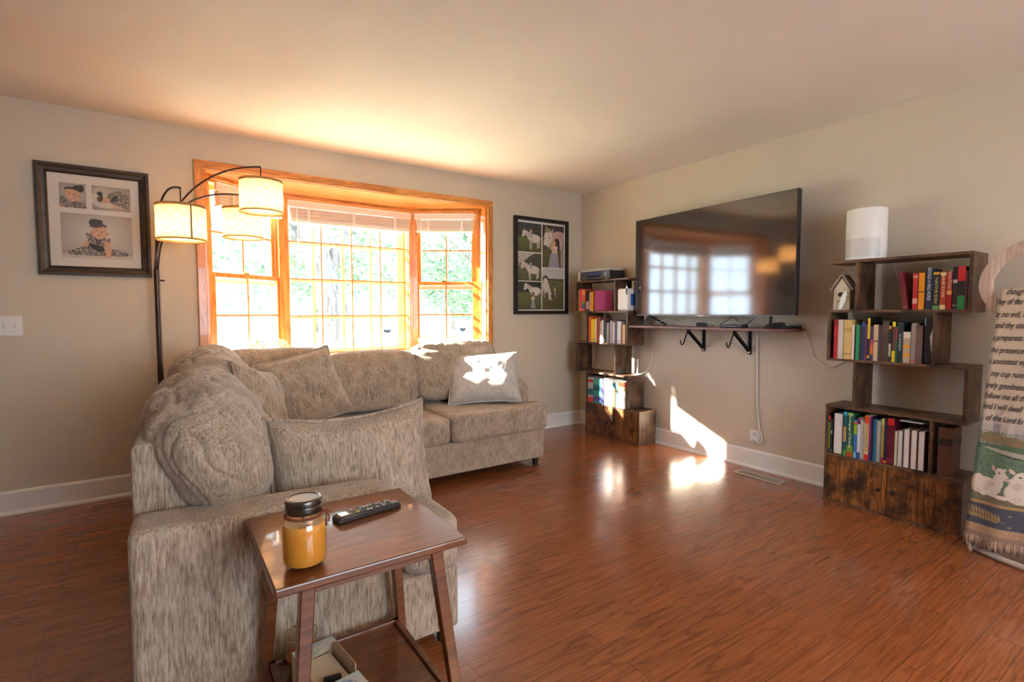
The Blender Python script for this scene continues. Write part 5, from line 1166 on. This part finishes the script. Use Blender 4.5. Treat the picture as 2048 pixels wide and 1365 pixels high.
MB().box((-.47, -3.68, .004), (-.30, -3.65, .05)).build('crossbar', WASHED, qs, bevel=.004)
# the throw: left edge runs from (-.43,-3.42,1.30) down to (-.43,-3.335,.07)
W_ = .56
def thr(u, v):
    z = 1.30-1.235*v; yl = -3.42+v*.085; y = yl-W_*u*(1+.04*v)
    x = -.432-.012*sin(u*9+.6)*(.25+v)-.010*sin(u*23+1+v*2)*v-.012*sin(u*3.0)*v
    x += .028*max(0, 1-u/.035)**2; 
    if v < .02: x += .02*(1-v/.02)
    return (x, y, z)
P_ = Paint(300, 520, (.56, .44, .31)); r_ = np.random.RandomState(5)
P_.grad(0, 0, 1, .52, (.55, .42, .29), (.52, .42, .32)); m = (P_.y < .5); P_.speck(m, (.44, .35, .27), .25, 1); P_.speck(m & (P_.x < .02+.0*P_.y), (.38, .42, .38), .6, 2)
P_.grad(0, .50, 1, .60, (.48, .42, .36), (.30, .27, .28))
for c_, w_, col in ((.02, .03, (.50, .48, .44)), (.12, .045, (.26, .22, .24)), (.21, .04, (.52, .50, .45)), (.31, .05, (.28, .21, .22)), (.42, .05, (.50, .46, .42)), (.55, .07, (.25, .22, .24)), (.7, .06, (.5, .46, .4)), (.85, .08, (.28, .22, .22))): P_.rect(c_-w_/2, .47, c_+w_/2, .60, col)
P_.speck((P_.y > .46) & (P_.y < .52), (.52, .43, .33), .55, 3)
for cx, cy_ in ((.10, .575), (.22, .585), (.34, .585), (.5, .58), (.7, .59)): P_.ell(cx, cy_, .07, .022, (.28, .15, .06))
P_.rect(0, .60, 1, .84, (.075, .12, .075)); P_.speck((P_.y > .55) & (P_.y < .66), (.10, .16, .10), .4, 4); P_.speck((P_.y > .62) & (P_.y < .80), (.17, .25, .17), .35, 5)
P_.poly([(.04, .612), (.2, .618), (.4, .632), (1, .65), (1, .67), (.35, .645), (.15, .632)], (.34, .33, .26)); P_.poly([(.05, .625), (.25, .645), (.4, .655), (.2, .635)], (.04, .06, .04))
P_.ell(.35, .815, .45, .03, (.16, .10, .06)); P_.ell(.02, .80, .1, .03, (.16, .12, .08)); P_.speck((P_.y > .785) & (P_.y < .84), (.10, .16, .10), .35, 6); P_.rect(0, .45, .012, .83, (.10, .19, .10)); P_.speck((P_.x < .03) & (P_.y > .5) & (P_.y < .83), (.12, .22, .13), .5, 7)
LW = (.62, .54, .46); LS = (.54, .46, .39)
P_.ell(.045, .762, .042, .036, LS); P_.ell(.05, .758, .040, .034, LW); P_.ell(.10, .762, .075, .030, LW); P_.ell(.15, .772, .05, .024, LW); P_.ell(.085, .79, .03, .016, LW, .3); P_.ell(.14, .797, .05, .008, LW, .05); P_.ell(.05, .79, .025, .009, LS, .2); P_.ell(.175, .745, .035, .035, LW, .5)
P_.ell(.105, .775, .02, .012, LS); P_.ell(.13, .757, .03, .010, (.50, .42, .35))
P_.ell(.185, .712, .035, .022, LW, .35); P_.ell(.215, .722, .022, .012, LW, .3); P_.ell(.138, .694, .016, .008, (.52, .36, .28), .7); P_.ell(.205, .695, .014, .006, LW, -.3); P_.ell(.175, .708, .007, .003, (.05, .03, .02)); P_.ell(.228, .727, .008, .003, (.45, .12, .10))
P_.ell(.32, .775, .10, .045, LS); P_.ell(.33, .772, .10, .043, LW); P_.ell(.30, .722, .045, .028, LW, -.25); P_.ell(.256, .733, .022, .012, LW, -.2); P_.ell(.25, .694, .02, .008, (.56, .44, .36), .3); P_.ell(.30, .712, .009, .003, (.05, .03, .02)); P_.ell(.243, .737, .008, .003, (.45, .12, .10)); P_.ell(.21, .802, .055, .008, LW); P_.ell(.29, .75, .03, .015, (.5, .42, .35)); P_.ell(.42, .79, .07, .03, LW); P_.ell(.30, .80, .03, .012, LS)
P_.rect(0, .83, 1, .842, (.34, .22, .10)); P_.rect(0, .842, 1, .925, (.050, .058, .085)); P_.speck((P_.y > .842) & (P_.y < .925), (.08, .085, .11), .3, 8)
for i in range(11):
    cx = .004+i*.021; P_.ell(cx, .862+i*.0022, .016, .0055, (.34, .22, .09), .9); P_.ell(cx-.006, .890+i*.0005, .016, .0055, (.34, .22, .09), -.5)
P_.poly([(0, .874), (.24, .895), (.26, .897), (.24, .900), (0, .880)], (.22, .14, .06)); P_.ell(.275, .868, .01, .003, (.3, .2, .1)); P_.ell(.28, .912, .01, .003, (.3, .2, .1))
for i in range(12):
    cx = .50+i*.03; P_.ell(cx, .885, .016, .0055, (.34, .22, .09), .5)
P_.rect(0, .925, 1, .96, (.34, .22, .13)); P_.speck(P_.y > .925, (.45, .32, .20), .25, 9); P_.rect(0, .955, 1, 1, (.26, .17, .13)); P_.grain(.12, 10)
th = wthing('tapestry_throw', (-.43, -3.7, 0), 'woven tapestry throw with psalm lettering and two lambs hanging from the oval hoop', 'throw blanket')
o = P_.mesh('woven_cloth', WOVEN, th, thr); sm = o.modifiers.new('thick', 'SOLIDIFY'); sm.thickness = .005; sm.offset = -1
TX = flat((.045, .035, .035), .95)
for (txt, u0, v0) in (('though I', .055, .012), ('lley of the s', .004, .050), ('ar no evil, fo', .004, .098), ('and thy staff', .012, .140), ('u preparest a', .004, .187), ('the presence of', .003, .235), ('u anointest my', .003, .278), ('my cup runneth', .035, .326), ('urely goodness a', .003, .372), ('follow me all th', .010, .413), ('And I will dwell', .003, .455), ('of the Lord fo', .040, .500)):
    to = text_mesh('woven_lettering', txt, TX, th, .040, Matrix.Identity(4), shear=.32, align='LEFT', bold=.012)
    for vtx in to.data.vertices:
        yy, zz_ = vtx.co.x*.56, vtx.co.y; q_ = thr(u0+yy/W_, v0-zz_/1.235); q2 = Vector(q_); vtx.co = (q2.x-.0018, q2.y, q2.z)
FR_ = M_fabric('mixed_yarn', (.10, .06, .05), (.30, .19, .14), (.46, .36, .28), (90, 90, 12)); rr = random.Random(3); m_ = MB()
for i in range(120):
    u = i/119; q_ = Vector(thr(u, .985)); s_ = rr.uniform(-.008, .008); L_ = rr.uniform(.032, .045); q_.x -= .003
    m_.tube([q_+Vector((0, 0, .012)), q_+Vector((-.002, s_*.3, -L_*.4)), q_+Vector((rr.uniform(-.006, .004), s_, -L_))], [.0036, .0042, .0030], 5)
tag(m_.build('fringe', FR_, th, smooth='all', recalc=False), kind='stuff')
for yy in (-3.362,): MB().tube([(-.435, yy, .06), (-.438, yy-.002, .03), (-.44, yy-.006, .008)], [.008, .009, .007], 8).build('tassel', FR_, th, smooth='all')

# ================================================================== ON THE WINDOW SEAT
POTW = flat((.7, .68, .64), .5); GL = M_leaf('fresh_green_leaf', (.22, .36, .08), (.42, .55, .20)); PET = flat((.85, .86, .72), .7)
def flower(x, y, s, label, seed, white=.5):
    e = empty('potted_flower', (x, y, oz0), 0, label, 'potted plant'); rs = random.Random(seed)
    MB().lathe([(.028*s, 0), (.038*s, .05*s), (.040*s, .055*s), (.034*s, .054*s)], (0, 0, 0), 24).build('pot', POTW, e, smooth=True)
    m = MB(); m2 = MB()
    for i in range(260):
        th_ = rs.uniform(0, 2*pi); ph = rs.uniform(.05, 1.5); rr_ = rs.uniform(.045, .075)*s
        c_ = Vector((rr_*sin(ph)*cos(th_), rr_*sin(ph)*sin(th_), .055*s+rr_*cos(ph)*1.1)); d = Vector((c_.x, c_.y, c_.z-.05*s)).normalized(); a = d.cross(Vector((rs.gauss(0, 1), rs.gauss(0, 1), rs.gauss(0, 1)))).normalized(); L = .013*s*rs.uniform(.7, 1.4); b = d.cross(a)
        (m2 if rs.random() < white else m).add([c_-a*L*.5, c_+b*L*.4, c_+a*L*.5+d*L*.8, c_-b*L*.4], [(0, 1, 2, 3)])
    tag(m.build('leaves', GL, e, recalc=False), kind='stuff'); tag(m2.build('petals', PET, e, recalc=False), kind='stuff')
flower(-3.13, .16, 1.05, 'green leafy potted plant on the window seat, leftmost behind the sofa', 1, .12)
flower(-2.955, .24, 1.05, 'white flowering potted plant on the window seat at the left post', 2, .8)
flower(-1.66, .30, 1.15, 'white flowering potted plant on the window seat at the right post', 3, .75)
flower(-1.45, .16, 1.0, 'green and white potted plant on the window seat in front of the right side window', 4, .45)
WIRE = flat((.55, .42, .30), .4, .6)
def lantern(x, y, label):
    e = empty('wire_candle_holder', (x, y, oz0), 0, label, 'candle holder'); m = MB(); a = .035; h = .065
    ps = [(-a, -a), (a, -a), (a, a), (-a, a)]
    for i in range(4):
        p, q_ = ps[i], ps[(i+1) % 4]; m.tube([(*p, .002), (*p, h)], .0016, 5); m.tube([(*p, .002), (*q_, .002)], .0016, 5); m.tube([(*p, h), (*q_, h)], .0016, 5); m.tube([(*p, h), (p[0]*.6, p[1]*.6, h+.018)], .0016, 5); m.tube([(p[0]*.6, p[1]*.6, h+.018), (q_[0]*.6, q_[1]*.6, h+.018)], .0016, 5)
    m.build('wire_cage', WIRE, e); MB().lathe([(.018, .001), (.018, .028), (.016, .029)], (0, 0, 0), 20).build('candle', flat((.85, .82, .72), .5), e, smooth=True)
lantern(-2.65, .24, 'small wire candle holder on the window seat, left one behind the sofa back'); lantern(-2.10, .22, 'small wire candle holder on the window seat, right one behind the sofa back')

# ================================================================== LAMP IN THE ROOM BEHIND THE CAMERA
rl = wthing('standing_lamp', (-1.7, -5.9, 0), 'simple white shaded standing lamp in the part of the room behind the camera', 'floor lamp')
MB().lathe([(.13, 0), (.13, .015), (.01, .02)], (-1.7, -5.9, 0), 32).build('base', BLACKM, rl); MB().tube([(-1.7, -5.9, .015), (-1.7, -5.9, 1.70)], .01, 10).build('pole', BLACKM, rl)
MB().lathe([(.16, 1.62), (.12, 1.84)], (-1.7, -5.9, 0), 40, caps=False).build('lamp_shade', DIFF, rl, smooth='all'); MB().lathe([(.01, 1.70), (.03, 1.74), (.01, 1.78)], (-1.7, -5.9, 0), 16).build('bulb', BULB, rl)
ld = bpy.data.lights.new('bulb_light', 'POINT'); ld.energy = 170; ld.color = (1, .70, .42); ld.shadow_soft_size = .06
lo = bpy.data.objects.new('bulb_light', ld); COL.objects.link(lo); lo.location = (0, 0, 1.74); lo.parent = rl
